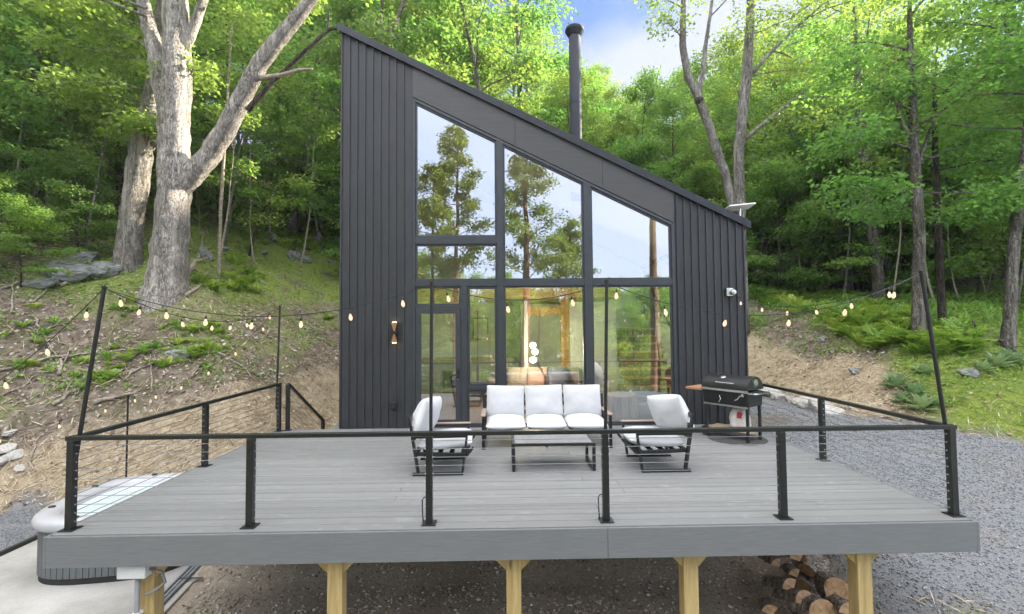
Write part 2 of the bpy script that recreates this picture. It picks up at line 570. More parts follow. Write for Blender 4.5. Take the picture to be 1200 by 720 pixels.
def ground(x, y, noise=True):
    x, y = np.asarray(x, float), np.asarray(y, float)
    left = np.interp(y, [9.2, 12.5, 16], [-1.74, -.95, -.6])
    mid = np.interp(y, [6.9, 9.0, 12, 16], [-1.72, -.8, -.5, -.3])
    right = np.interp(y, [-5, 4, 5.5, 7, 9, 14, 16], [-2.6, -1.55, -1.2, -.8, -.32, -.2, -.1])
    a, b = sstep(-4.7, -4.1, x), sstep(3.6, 5.0, x)
    z = left * (1 - a) + mid * a * (1 - b) + right * b
    d = toe_dist(x, y)
    m = np.interp(x, [-60, -12, 7.5, 10, 13, 17, 30, 60], [.9, 1, 1, .88, .58, .44, .5, .7])
    dd = np.maximum(d + (fbm(x, y, 2.6, 3, 5) - .5) * 1.0 * np.clip(d / .8, 0, 1), 0)
    z = z + m * np.interp(dd, PR_D, PR_Z)
    z = z - .2 * np.maximum(3.0 - y, 0) * np.clip((y + 60) / 63, 0, 1) * .9 - np.where(y < -60, 3, 0) * 0
    z = np.where(y < -60, z - 0 - np.minimum(0, 0), z)
    z = z - np.interp(-y, [-3, 60, 120], [0, 5, 14]) + np.interp(-y, [120, 200, 300, 400], [0, 24, 40, 46])
    for mx_, my_, mh, mr in ((-10.0, 14.7, .5, 1.2), (-12.1, 16.1, .35, .9)):
        z = z + mh * np.exp(-((x - mx_) ** 2 + (y - my_) ** 2) / mr ** 2)
    if noise:
        k = np.clip(d / 1.2, 0, 1)
        z = z + k * ((fbm(x, y, 3.2, 4, 1) - .5) * .55 + (fbm(x, y, .7, 3, 2) - .5) * .26 + (fbm(x, y, .33, 2, 8) - .5) * .07)
        z = z + (1 - k) * (fbm(x, y, .9, 3, 3) - .5) * .05
        nz = sstep(4.0, 6.4, x) * (1 - sstep(10, 14, x)) * 0
    return z


def gz(x, y):
    return float(ground(np.array([x]), np.array([y]))[0])


def hit(px, py, d0=5.0, d1=60.0):         # where a line of sight meets the hillside (used once, to survey positions)
    d = ray(px, py)
    ds = np.linspace(d0, d1, 700)
    xs, zs = d.x / d.y * ds, CAM_H + d.z / d.y * ds
    g = ground(xs, ds)
    k = np.where(zs < g)[0]
    i = k[0] if len(k) else len(ds) - 1
    return Vector((xs[i], ds[i], float(g[i])))


def axis_pts(lo, hi, step, far):
    a = list(np.arange(lo, hi + 1e-6, step))
    s, p = step, hi
    while p < far: s *= 1.16; p += s; a.append(p)
    s, p = step, lo
    b = []
    while p > -far: s *= 1.16; p -= s; b.append(p)
    return np.array(b[::-1] + a)


def zones(x, y):
    """what the ground is made of: gravel, straw-covered soil, green growth, dark soil"""
    d = toe_dist(x, y)
    n1, n2 = fbm(x, y, 1.6, 4, 11), fbm(x, y, .5, 3, 12)
    ins = sstep(.25, -.2, d + (n2 - .5) * .8)
    path = sstep(-9.85, -9.75, x) * sstep(-8.0, -8.1, x)
    gr = ins * np.maximum(sstep(3.9, 4.4, x + (n1 - .5) * .8) , np.maximum(path, sstep(-4.6, -4.0, x) * sstep(9.8, 10.6, y)))
    lawn = sstep(.9, .1, np.hypot((x - 5.0) / .9, (y - 4.9) / .75) + (n1 - .5) * .9)
    gr = gr * (1 - lawn * .9)
    inner = np.maximum(0, -d)
    gr = gr * (1 - .75 * sstep(.62, .75, fbm(x, y, 2.2, 3, 31)) * (x > 4) * (y > 6.5))
    soil = ins * sstep(-4.6, -4.2, x) * (1 - sstep(3.9, 4.5, x + (n1 - .5) * .8)) * (1 - gr)
    xr = np.interp(x, [-60, -11, -9, -3, 5, 8.5, 10.5, 60], [.35, .9, 1.4, 2.6, 3.6, 3.4, .6, .0])
    st = sstep(xr + .3, xr - .5, d + (n1 - .5) * 1.6) * (1 - ins) + lawn * .8 + ins * (x < -4.4) * (1 - gr)
    rg = sstep(8.5, 9.4, x + (n1 - .5) * 1.5 - .30 * np.clip(y - 9, 0, 6)) * sstep(-.1, .25, d)
    right_green = rg * sstep(.30, .48, n1 + .16) * sstep(16, 10, d)
    left_green = (x < -6.3) * sstep(.55, .68, n1 + .10 * sstep(3, 6, d)) * sstep(1.0, 2.0, d) * .4
    top_green = (x > 3) * sstep(3.2, 4.2, d) * sstep(.42, .56, n1 + .08) * .8 * sstep(14, 9, d)
    hill_green = sstep(-15.5, -13, x) * sstep(-3.2, -5, x) * sstep(4.6, 6.0, d + (n1 - .5) * 2) * sstep(15, 12, d) * sstep(.28, .42, n2 + .05) * .9
    gn = np.clip(np.maximum(np.maximum(np.maximum(right_green, left_green), top_green), hill_green), 0, 1)
    return np.clip(gr, 0, 1), np.clip(st * (1 - .8 * gn), 0, 1), gn, np.clip(soil, 0, 1)


XS, YS = axis_pts(-17, 19, .15, 170), axis_pts(4, 27, .15, 170)
GX, GY = np.meshgrid(XS, YS)
fx, fy = GX.ravel(), GY.ravel()
V = np.stack([fx, fy, ground(fx, fy)], 1)
nx, ny = len(XS), len(YS)
ii = (np.arange(ny - 1)[:, None] * nx + np.arange(nx - 1)[None, :]).ravel()
F = np.stack([ii, ii + 1, ii + nx + 1, ii + nx], 1)

t = NT('hillside_ground')
at_ = t.n('ShaderNodeAttribute', attribute_name='zone')
sep = t.n('ShaderNodeSeparateColor'); t.l(at_.outputs['Color'], sep.inputs[0])
v = t.coord()
big, mid_, fin, grit = t.noise(v, .9, 5, .6), t.noise(v, 5, 7, .68, .5), t.noise(v, 26, 6, .7), t.noise(v, 105, 3, .7)
lit = t.ramp(mid_, [(.28, (.075, .058, .043)), (.45, (.175, .140, .108)), (.58, (.27, .225, .182)), (.74, (.40, .355, .305))])
lit = t.mix(.55, lit, t.ramp(fin, [(.3, .3), (.62, 1.15)]), 'MULTIPLY')
lit = t.mix(t.ramp(big, [(.5, 0), (.66, .55)]), lit, (.085, .10, .03))
strw = t.ramp(mid_, [(.25, (.20, .15, .10)), (.45, (.40, .315, .215)), (.7, (.58, .49, .36))])
strw = t.mix(.5, strw, t.ramp(fin, [(.32, .45), (.6, 1.1)]), 'MULTIPLY')
grn = t.ramp(fin, [(.3, (.12, .155, .04)), (.55, (.25, .31, .065)), (.75, (.38, .42, .12))])
soil = t.ramp(fin, [(.3, (.27, .22, .172)), (.52, (.40, .335, .272)), (.75, (.54, .48, .42))])
soil = t.mix(.6, soil, t.ramp(big, [(.3, .55), (.7, 1.2)]), 'MULTIPLY')
grv = t.ramp(grit, [(.3, (.15, .153, .163)), (.5, (.225, .231, .248)), (.72, (.36, .364, .376))])
grv = t.mix(t.ramp(big, [(.48, 0), (.68, .55)]), grv, t.ramp(grit, [(.3, (.14, .12, .10)), (.7, (.36, .32, .27))]))
c = t.mix(sep.outputs['Green'], lit, strw)
c = t.mix(sep.outputs['Blue'], c, grn)
c = t.mix(at_.outputs['Alpha'], c, soil)
c = t.mix(sep.outputs['Red'], c, grv)
M['ground'] = t.done(t.bsdf(c, .95, 0, t.math('ADD', mid_, t.math('MULTIPLY', grit, .5)), .8, .05, .15))

hill = np_mesh('hillside', V, F, M['ground'], smooth=True)
tag(hill, kind='structure')
ca = hill.data.color_attributes.new('zone', 'FLOAT_COLOR', 'POINT')
zr, zs_, zg, zd = zones(fx, fy)
ca.data.foreach_set('color', np.stack([zr, zs_, zg, zd], 1).astype(np.float32).ravel())

# concrete pad under the tub, with its own thickness
m = MB()
pad = [(-8.0, 3.0), (-4.26, 3.0), (-4.26, 5.9), (-4.55, 8.0), (-4.9, 9.75), (-8.0, 9.75)]
m.prism(pad, -1.95, -1.69, 'z')
tag(m.build('concrete_pad', M['concrete'], bevel=.015), kind='structure')
m = MB()
m.box(-8.06, -8.005, 3.0, 9.7, -1.9, -1.63)
tag(m.build('path_edging', M['edging']), kind='structure')

# ------------------------------------------------------------------ deck
DX0, DX1, DY0, DY1 = -4.2, 4.5, 4.57, 9.06
deck = thing('deck', 'raised grey composite deck on yellow pine posts in front of the dark house', 'deck', (0, 6.8, -1.7))
m = MB()
y = DY0 + .012
k = 0
while y < DY1 - .05:
    w = .139
    y1 = min(y + w, DY1)
    cuts = [DX0 + .015]
    if k: cuts += [random.choice([-1.2, .97, .97, 2.4]) + (0 if k % 2 else .4)]
    cuts += [DX1 - .015]
    for a, b in zip(cuts[:-1], cuts[1:]):
        m.box(a + .0015, b - .0015, y, y1, -.025, random.uniform(-.0008, .0008))
    y += w + .008
    k += 1
m.build('decking', M['deck'], deck, bevel=.004)
m = MB()
m.box(DX0, .97, DY0 - .028, DY0, -.285, -.006)
m.box(.973, DX1, DY0 - .028, DY0, -.285, -.006)
m.box(DX0 - .028, DX0, DY0 - .028, DY1, -.285, -.006)
m.box(DX1, DX1 + .028, DY0 - .028, DY1, -.285, -.006)
m.build('fascia', M['fascia'], deck, bevel=.003)
m = MB()
for q in np.arange(DX0 + .2, DX1, .42):
    m.box(q - .02, q + .02, DY0 + .05, DY1 - .02, -.24, -.028)
m.box(DX0 + .03, DX1 - .03, DY0 + .005, DY0 + .045, -.245, -.03)
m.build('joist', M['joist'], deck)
for row, yy in ((0, 4.78), (1, 7.4)):
    for px in (178, 395, 602, 807, 1008):
        X = at(px, 690, 4.78).x
        m = MB()
        zb = min(gz(X, yy) - .15, -1.8)
        m.box(X - .072, X + .072, yy - .072, yy + .072, zb, -.246)
        p = m.build('support_post', M['lumber'], deck, bevel=.006)
        if row == 0:
            for s in (-1, 1):
                m = MB()
                m.prism([(X + s * .073, -.47), (X + s * .073, -.36), (X + s * .19, -.247), (X + s * .30, -.247)], yy - .05, yy + .05)
                m.build('brace', M['lumber'], p, world=True)

# ------------------------------------------------------------------ house
HX0, HX1, HY0, HY1 = -3.07, 4.68, 9.09, 15.5
RZ = lambda x: 7.68 + (x + 3.06) * (3.87 - 7.68) / (4.69 + 3.06)      # roof line
WX0, WX1 = -1.70, 3.32
house = thing('house', 'black board-and-batten house with a single steep roof and a tall wall of glass', 'house', (0.8, 9.09, -.9))
RIM = .09
m = MB()
ft = .10
wt = .16
m.prism([(HX0, -1.6), (WX0, -1.6), (WX0, RZ(WX0) - RIM), (HX0, RZ(HX0) - RIM)], HY0, HY0 + wt)
m.prism([(WX1, -1.6), (HX1, -1.6), (HX1, RZ(HX1) - RIM), (WX1, RZ(WX1) - RIM)], HY0, HY0 + wt)
# side and rear walls
def wall_hole(mb, x0, x1, y0, y1, z0, z1, h):
    mb.box(x0, x1, y0, h[0], z0, z1); mb.box(x0, x1, h[1], y1, z0, z1)
    mb.box(x0, x1, h[0], h[1], z0, h[2]); mb.box(x0, x1, h[0], h[1], h[3], z1)
HR, HL = (9.9, 14.6, .35, 3.0), (10.6, 14.6, .9, 4.2)  # openings in the unseen side walls, added to let light indoors
wall_hole(m, HX0, HX0 + wt, HY0 + wt, HY1, -1.6, RZ(HX0 + wt) - RIM, HL)
wall_hole(m, HX1 - wt, HX1, HY0 + wt, HY1, -1.6, RZ(HX1) - RIM, HR)
m.prism([(HX0 + wt, -1.6), (HX1 - wt, -1.6), (HX1 - wt, RZ(HX1) - RIM), (HX0 + wt, RZ(HX0) - RIM)], HY1 - wt, HY1)
# battens
def batt(x, zt, zb=0.012): m.box(x - .0145, x + .0145, HY0 - .028, HY0, zb, zt)
x = HX0 + .0125
for k in range(9): batt(HX0 + .0125 + k * (WX0 - HX0 - .04) / 9, RZ(HX0 + .0125 + k * .15) - RIM)
for k in range(10): batt(WX1 + .05 + k * (HX1 - WX1 - .065) / 9, RZ(WX1 + .05 + k * .144) - RIM)
for q in np.arange(HY0 + .2, HY1, .15):
    for xa, xb, zt_, h in ((HX0 - .02, HX0, RZ(HX0) - RIM - .02, HL), (HX1, HX1 + .02, RZ(HX1) - RIM - .03, HR)):
        if h[0] - .03 < q < h[1] + .03: m.box(xa, xb, q - .0125, q + .0125, -1.0, h[2]); m.box(xa, xb, q - .0125, q + .0125, h[3], zt_)
        else: m.box(xa, xb, q - .0125, q + .0125, -1.0, zt_)
m.build('wall', M['siding'], house, bevel=.002)
# header boards following the slope
m = MB()
hd = .60
segs = [WX0, .27, 1.95, WX1]
for a, b in zip(segs[:-1], segs[1:]):
    m.prism([(a + .002, RZ(a + .002) - RIM - hd), (b - .002, RZ(b - .002) - RIM - hd), (b - .002, RZ(b - .002) - RIM), (a + .002, RZ(a + .002) - RIM)], HY0 - .022, HY0 + wt)
m.build('header_board', M['header'], house, bevel=.002)
# roof
roof = MB()
e0, e1 = HX0 - .06, HX1 + .10
roof.prism([(e0, RZ(e0) - .075), (e1, RZ(e1) - .075), (e1, RZ(e1) + .02), (e0, RZ(e0) + .02)], HY0 - .05, HY1 + .1)
roof.prism([(e0 - .01, RZ(e0) - .105), (e1 + .01, RZ(e1) - .105), (e1 + .01, RZ(e1) + .045), (e0 - .01, RZ(e0) + .045)], HY0 - .075, HY0 - .052)
for q in np.arange(HY0 + .3, HY1, .4):
    roof.prism([(e0, RZ(e0) + .021), (e1, RZ(e1) + .021), (e1, RZ(e1) + .05), (e0, RZ(e0) + .05)], q, q + .025)
rf = roof.build('roof', M['roof'], house, bevel=.003)
cx, cy = at(675, 165, 11.6).x, 11.6
m = MB()
zt = at(675, 34, 11.6).z
m.lathe([(.145, RZ(cx) - .3), (.145, zt - .18)], (cx, cy, 0), 24)
m.lathe([(.15, zt - 1.9), (.15, zt - 1.86)], (cx, cy, 0), 24)
fl = m.build('flue_pipe', M['pipe'], house, smooth=True, bevel=.004)
m = MB()
m.lathe([(.15, zt - .20), (.19, zt - .15), (.225, zt - .08), (.235, zt - .07), (.235, zt - .045), (.215, zt - .04), (.225, zt - .03), (.225, zt + .0), (.19, zt + .03), (.05, zt + .06)], (cx, cy, 0), 28)
m.build('flue_cap', M['pipe'], fl, smooth=True, bevel=.004)
m = MB()
m.lathe([(.30, RZ(cx) - .02), (.20, RZ(cx) + .22), (.155, RZ(cx) + .26)], (cx, cy, 0), 20)
m.build('flue_flashing', M['roof'], rf)
# glazed wall: mullions
FY = HY0 - .022
zs = lambda x: RZ(x) - RIM - hd            # sloped head of the glazing
def zhead(x): return zs(x) - .012
mul = MB()
def vbar(x0, x1, z0, zt=None):
    mul.prism([(x0, z0), (x1, z0), (x1, zhead(x1) if zt is None else zt), (x0, zhead(x0) if zt is None else zt)], FY, HY0 + .12)
vbar(WX0 + .004, -1.65, .0); vbar(-.10, .03, .0); vbar(1.57, 1.71, .0); vbar(3.26, WX1 - .004, .0)
for a, b in ((-1.65, -.10), (.03, 1.57), (1.71, 3.26)):
    mul.box(a, b, FY + .004, HY0 + .115, 2.655, 2.77)                     # transom rail
    mul.box(a, b, FY + .006, HY0 + .115, 0.0, .035)
    mul.prism([(a, zhead(a) - .06), (b, zhead(b) - .06), (b, zhead(b) - .002), (a, zhead(a) - .002)], FY + .004, HY0 + .115)
mul.box(-1.65, -.10, FY + .004, HY0 + .115, 3.465, 3.605)
mul.box(-.79, -.67, FY + .005, HY0 + .114, .035, 2.655)
mul.box(-1.65, -.79, FY + .006, HY0 + .113, 2.245, 2.30)
mul.box(-.67, -.10, FY + .006, HY0 + .113, .69, .765)
mul.build('mullion', M['frame'], house, bevel=.003)
def inset(poly, w):
    n = len(poly); out = []
    for i in range(n):
        p0, p1, p2 = Vector(poly[i - 1]), Vector(poly[i]), Vector(poly[(i + 1) % n])
        d1, d2 = (p1 - p0).normalized(), (p2 - p1).normalized()
        n1, n2 = Vector((-d1.y, d1.x)), Vector((-d2.y, d2.x))
        b = (n1 + n2); b = b / b.dot(n1)
        q = p1 + b * w
        out.append((q.x, q.y))
    return out
def glaz(poly, w=.032, parent=None, name='window', y0=HY0 + .005):
    par = parent or house
    m = MB()
    poly = inset(poly, .001)
    inn = inset(poly, w)
    m.ring(poly, inn, y0, y0 + .07)
    f = m.build(name, M['frame'], par, bevel=.003)
    m = MB()
    m.prism(inset(poly, w - .006), y0 + .030, y0 + .037)
    m.build('pane', M['glass'], f)
    return f
zf = lambda x: zhead(x) - .06
glaz([(-1.65, 3.605), (-.10, 3.605), (-.10, zf(-.10)), (-1.65, zf(-1.65))])
glaz([(-1.65, 2.77), (-.10, 2.77), (-.10, 3.465), (-1.65, 3.465)])
glaz([(.03, 2.77), (1.57, 2.77), (1.57, zf(1.57)), (.03, zf(.03))])
glaz([(1.71, 2.77), (3.26, 2.77), (3.26, zf(3.26)), (1.71, zf(1.71))])
glaz([(-1.65, 2.30), (-.79, 2.30), (-.79, 2.655), (-1.65, 2.655)])
glaz([(-.67, .765), (-.10, .765), (-.10, 2.655), (-.67, 2.655)], .05)
glaz([(-.67, .035), (-.10, .035), (-.10, .69), (-.67, .69)])
glaz([(.03, .035), (1.57, .035), (1.57, 2.655), (.03, 2.655)])
glaz([(1.71, .035), (3.26, .035), (3.26, 2.655), (1.71, 2.655)])
dr = glaz([(-1.645, .04), (-.795, .04), (-.795, 2.24), (-1.645, 2.24)], .10, None, 'door', HY0 - .012)
m = MB()
hx = -.845
m.box(hx - .02, hx + .02, HY0 - .022, HY0 - .012, .86, 1.10)
m.tube([(hx, HY0 - .022, .98), (hx, HY0 - .065, .98), (hx - .02, HY0 - .07, .98), (hx - .12, HY0 - .07, .978)], .011, 8)
m.build('handle', M['black'], dr, bevel=.002)
m = MB()
m.cyl((hx, HY0 - .030, .895), (hx, HY0 - .0225, .895), .014, 12)
m.build('lock', M['steel'], dr)
for xw, h in ((HX0 + .06, HL), (HX1 - .10, HR)):
    m = MB()
    for a_, b_, c_, d_ in ((h[0] + .002, h[0] + .06, h[2] + .002, h[3] - .002), (h[1] - .06, h[1] - .002, h[2] + .002, h[3] - .002), (h[0] + .0605, h[1] - .0605, h[2] + .002, h[2] + .06), (h[0] + .0605, h[1] - .0605, h[3] - .06, h[3] - .002), ((h[0] + h[1]) / 2 - .03, (h[0] + h[1]) / 2 + .03, h[2] + .0605, h[3] - .0605)):
        m.box(xw - .03, xw + .03, a_, b_, c_, d_)
    f = m.build('window', M['frame'], house)  # added side window, out of view, brightens stairs and kitchen
    m = MB(); m.box(xw - .004, xw + .004, h[0] + .05, h[1] - .05, h[2] + .05, h[3] - .05)
    m.build('pane', M['clear'], f)
# outlet cover on the siding, weather box
m = MB()
m.box(-2.10, -1.99, HY0 - .075, HY0 - .0285, .36, .50)
m.box(-2.09, -2.00, HY0 - .088, HY0 - .0755, .365, .49)
m.build('outlet_cover', M['black'], house, bevel=.006)
m = MB()
m.box(4.27, 4.40, HY0 - .09, HY0 - .0285, 2.43, 2.58)
m.lathe([(.0, -.0), (.055, .0), (.058, .03), (.045, .055), (.0, .06)], (0, 0, 0), 16)
nb = len(m.v) - 16 * 5
for i in range(nb, len(m.v)):
    p = m.v[i]; m.v[i] = (4.385 + p[0], HY0 - .095 - p[2], 2.50 + p[1])
m.build('weather_box', M['steel'], house, bevel=.004)
# interior shell
it = MB()
it.box(HX0 + wt, HX1 - wt, HY0 + .17, HY1 - wt, -.12, .0)
it.build('interior_floor', M['floor_wood'], house)
it = MB()
wall_hole(it, HX0 + wt + .003, HX0 + wt + .02, HY0 + .17, HY1 - wt, 0.0, RZ(HX0 + .2) - .2, HL)
wall_hole(it, HX1 - wt - .02, HX1 - wt - .003, HY0 + .17, HY1 - wt, 0.0, RZ(HX1) - .2, HR)
it.prism([(HX0 + .2, 0), (HX1 - .2, 0), (HX1 - .2, RZ(HX1 - .2) - .2), (HX0 + .2, RZ(HX0 + .2) - .2)], HY1 - wt - .02, HY1 - wt - .003)
it.prism([(HX0 + .2, RZ(HX0 + .2) - .17), (HX1 - .2, RZ(HX1 - .2) - .17), (HX1 - .2, RZ(HX1 - .2) - .13), (HX0 + .2, RZ(HX0 + .2) - .13)], HY0 + .17, HY1 - wt)
it.box(.55, .64, 12.2, 12.3, 0, 2.55)                # white post / end of a partition
it.box(.55, 3.0, 14.6, 14.7, 0, 2.55)
it.box(1.75, 2.95, 12.35, 12.43, 0, 2.5)             # white panel beside the stairs
it.build('interior_wall', M['white_wall'], house)
it = MB()
it.box(HX0 + .2, 3.0, 11.9, HY1 - wt - .03, 2.62, 2.84)   # loft floor
it.build('loft_floor', M['stair_wood'], house)
st = thing('staircase', 'open oak staircase rising along the right interior wall behind the glass', 'stairs', (3.6, 12.3, 0))
m = MB()
for k in range(9):
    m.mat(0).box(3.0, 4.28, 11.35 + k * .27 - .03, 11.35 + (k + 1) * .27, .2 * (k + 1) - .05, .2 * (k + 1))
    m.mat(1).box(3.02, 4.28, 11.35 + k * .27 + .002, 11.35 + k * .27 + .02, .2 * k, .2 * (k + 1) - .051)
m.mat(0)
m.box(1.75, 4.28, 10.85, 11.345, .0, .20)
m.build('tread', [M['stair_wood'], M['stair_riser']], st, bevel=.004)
m = MB()
m.tube([(4.25, 10.9, 1.0), (4.25, 14.3, 3.5)], .028, 8)
m.build('handrail', M['black'], st)
# ------------------------------------------------------------------ railings
RH = .88
def rail_post(par, x, y, ax, cab=True, top=RH, base=0.0):
    m = MB()
    w, d = (.064, .064)
    m.box(x - w / 2, x + w / 2, y - d / 2, y + d / 2, base + .0105, top - .042)
    p = m.build('post', M['rail'], par, bevel=.004)
    m = MB()
    m.box(x - .066, x + .066, y - .066, y + .066, base + .0005, base + .010)
    m.build('base_plate', M['rail'], p, bevel=.002)
    m = MB()
    for k in range(10):
        z = base + .075 + k * .0795
        for s in (-1, 1):
            if ax == 'x': m.cyl((x + s * w / 2, y, z), (x + s * (w / 2 + .008), y, z), .009, 8)
            else: m.cyl((x, y + s * d / 2, z), (x, y + s * (d / 2 + .008), z), .009, 8)
    m.build('cable_fitting', M['steel'], p)
    return p
def cables(par, a, b, ax):
    m = MB()
    for k in range(10):
        z = .075 + k * .0795
        if ax == 'x': m.cyl((a[0], a[1], z), (b[0], b[1], z), .0030, 6)
        else: m.cyl((a[0], a[1], z), (b[0], b[1], z), .0030, 6)
    m.build('cable', M['cable'], par)
RY = 4.70
PX = [-4.12, -2.43, -.72, .99, 2.73, 4.43]
fr = thing('cable_railing', 'black cable railing along the front edge of the deck', 'railing', (0.15, RY, 0), group='cable railings around the deck')
for x in PX: rail_post(fr, x, RY, 'x')
m = MB(); m.box(PX[0] - .05, PX[-1] + .05, RY - .03, RY + .03, RH - .04, RH)
m.build('top_rail', M['rail'], fr, bevel=.004)
cables(fr, (PX[0], RY), (PX[-1], RY), 'x')
# small conduit loops beside the two middle posts
for x in (-.72, .99):
    m = MB()
    m.tube([(x - .062, RY + .01, .012), (x - .070, RY + .01, .15), (x - .070, RY + .01, .22), (x - .055, RY + .01, .245), (x - .033, RY + .01, .25)], .006, 6)
    m.build('wire_loop', M['black'], fr)
lr = thing('cable_railing', 'black cable railing down the left side of the deck above the tub', 'railing', (-4.12, 6.8, 0), group='cable railings around the deck')
for yy in (6.75, 8.93): rail_post(lr, -4.12, yy, 'y')
m = MB(); m.box(-4.15, -4.09, RY + .032, 8.97, RH - .04, RH)
m.build('top_rail', M['rail'], lr, bevel=.004)
cables(lr, (-4.12, RY + .03), (-4.12, 8.93), 'y')
rr = thing('cable_railing', 'black cable railing down the right side of the deck beside the gravel', 'railing', (4.43, 6.8, 0), group='cable railings around the deck')
for yy in (6.62, 8.75): rail_post(rr, 4.43, yy, 'y')
m = MB(); m.box(4.40, 4.46, RY + .032, 9.02, RH - .04, RH)
m.build('top_rail', M['rail'], rr, bevel=.004)
cables(rr, (4.43, RY + .03), (4.43, 8.93), 'y')
# stair railing going down from the back left corner
sr = thing('stair_railing', 'short sloping black railing going down from the back left corner of the deck', 'railing', (-4.0, 9.0, 0))
rail_post(sr, -3.99, 9.0, 'x', base=0.0)
e = Vector((-3.62, 9.75, .03))
m = MB(); m.bar((-3.99, 9.0, RH - .02), e, .05, .045); m.build('top_rail', M['rail'], sr, bevel=.004)
m = MB(); m.box(e.x - .03, e.x + .03, e.y - .03, e.y + .03, gz(e.x, e.y) - .1, e.z); m.build('post', M['rail'], sr, bevel=.004)
m = MB()
for k in range(9):
    z = .8 - k * .09
    m.cyl((-3.99, 9.0, z), (e.x, e.y, z - .85), .0025, 5)
m.build('cable', M['cable'], sr)
# deck steps behind the corner
ds = thing('deck_steps', 'grey steps descending from the back left of the deck beside the house', 'steps', (-3.6, 9.5, -.8))
m = MB()
for k in range(4):
    m.box(-4.0, -3.12, 9.1 + k * .27, 9.1 + k * .27 + .29, -.17 * (k + 1) - .03, -.17 * (k + 1))
    m.box(-4.0, -3.12, 9.1 + k * .27, 9.1 + k * .27 + .02, -.17 * (k + 1) - .2, -.17 * (k + 1) - .031)
m.build('tread', M['deck'], ds, bevel=.003)

# ------------------------------------------------------------------ light poles and string lights
def pole(a, b, label, r=.017):
    t_ = thing('light_pole', label, 'pole', a, group='poles holding the string lights')
    m = MB(); m.cyl(a, b, r, 10); m.build('pole_shaft', M['black'], t_, smooth=False)
    m = MB()
    b_, a_ = Vector(b), Vector(a); d = (b_ - a_).normalized()
    m.cyl(b_, b_ + d * .02, r * 1.25, 10)
    m.tube([b_ + d * .005 + Vector((0, -.0, 0)), b_ + d * .03, b_ + d * .05 + Vector((.02, 0, 0)), b_ + d * .035 + Vector((.04, 0, 0))], .004, 6)
    m.build('hook', M['black'], t_)
    return Vector(b)
PT1 = pole((-4.165, 4.735, .32), at(122, 338, 4.78), 'black pole leaning inward at the front left corner of the railing', .019)
PT2 = pole((-.72, 4.755, .05), at(506, 333, 4.755), 'slim upright pole at the railing in front of the glass door')
PT3 = pole((.99, 4.755, .05), at(711, 331, 4.755), 'slim upright pole at the railing right of the sofa')
PT4 = pole((4.485, 4.735, .30), at(1080, 320, 4.78), 'black pole leaning inward at the front right corner of the railing', .019)
PT5 = pole((-4.17, 8.93, .4), at(328, 360, 8.95), 'slim upright pole at the back left corner post of the deck')
p6 = at(150, 465, 10.1); PT6 = pole((p6.x, p6.y, gz(p6.x, p6.y) - .05), p6, 'slim black pole standing behind the hot tub')
PT7 = pole((-7.85, 5.6, -1.7), (-7.85, 5.6, .55), 'slim black pole at the near left corner of the concrete pad')
PW = at(855, 344, HY0 - .1)
m = MB()
m.lathe([(.004, -.098), (.013, -.094), (.0245, -.075), (.0275, -.060), (.0245, -.040), (.016, -.018), (.012, -.008), (.011, 0)], (0, 0, 0), 12)
bulb_o = m.build('bulb', M['bulb'], smooth=True); BULB = bulb_o.data; bpy.data.objects.remove(bulb_o)
m = MB(); m.lathe([(.013, 0), (.0145, .004), (.0145, .032), (.008, .045), (.004, .06)], (0, 0, 0), 10)
so = m.build('socket', M['black']); SOCK = so.data; bpy.data.objects.remove(so)
def string(a, b, sag, ts, label, r=.0045):
    a, b = Vector(a), Vector(b)
    P = lambda u: a.lerp(b, u) - Vector((0, 0, sag * 4 * u * (1 - u)))
    t_ = thing('string_light', label, 'string lights', a, group='string lights')
    m = MB(); m.tube([P(i / 28) for i in range(29)], r, 5); m.build('wire', M['black'], t_)
    for u in ts:
        q = P(u)
        bo = bpy.data.objects.new('bulb', BULB); COL.objects.link(bo); bo.parent = t_
        bo.location = q - Vector((0, 0, .062)) - a
        bo.scale = (.68,) * 3; bo.rotation_euler = (random.uniform(-.2, .2), random.uniform(-.25, .25), 0)
        s_ = bpy.data.objects.new('socket', SOCK); COL.objects.link(s_); s_.parent = bo
fr_ = lambda n, o=.0: [(i + .5 + o) / n for i in range(n)]
string(PT1, PT2, .30, [.05, .19, .31, .45, .60, .75, .91], 'string of bulbs from the leaning left pole to the pole at the glass door')
string(PT2, PT3, .17, [.09, .43, .80], 'short string of bulbs between the two upright poles before the glass')
string(PT3, PT4, .38, [.03, .18, .37, .57, .75, .91], 'string of bulbs from the pole by the sofa to the leaning right pole')
string(PT4, PW, .30, [.10, .24, .40, .56, .73, .90], 'string of bulbs from the leaning right pole back to the house wall')
string(PT1, PT5, .30, [.12, .30, .46, .58, .70, .90], 'string of bulbs from the leaning left pole to the back left pole')
string(PT5, PT6, .38, [.10, .27, .44, .62, .80, .95], 'string of bulbs drooping from the back left pole to the pole behind the tub')
string(PT1, PT7, .42, [.05, .17, .30, .46, .62, .80], 'string of bulbs running down from the leaning left pole past the tub')
string(PT6, PT7, .25, [.12, .33, .55, .78], 'lowest string of bulbs hanging over the tub at the left')

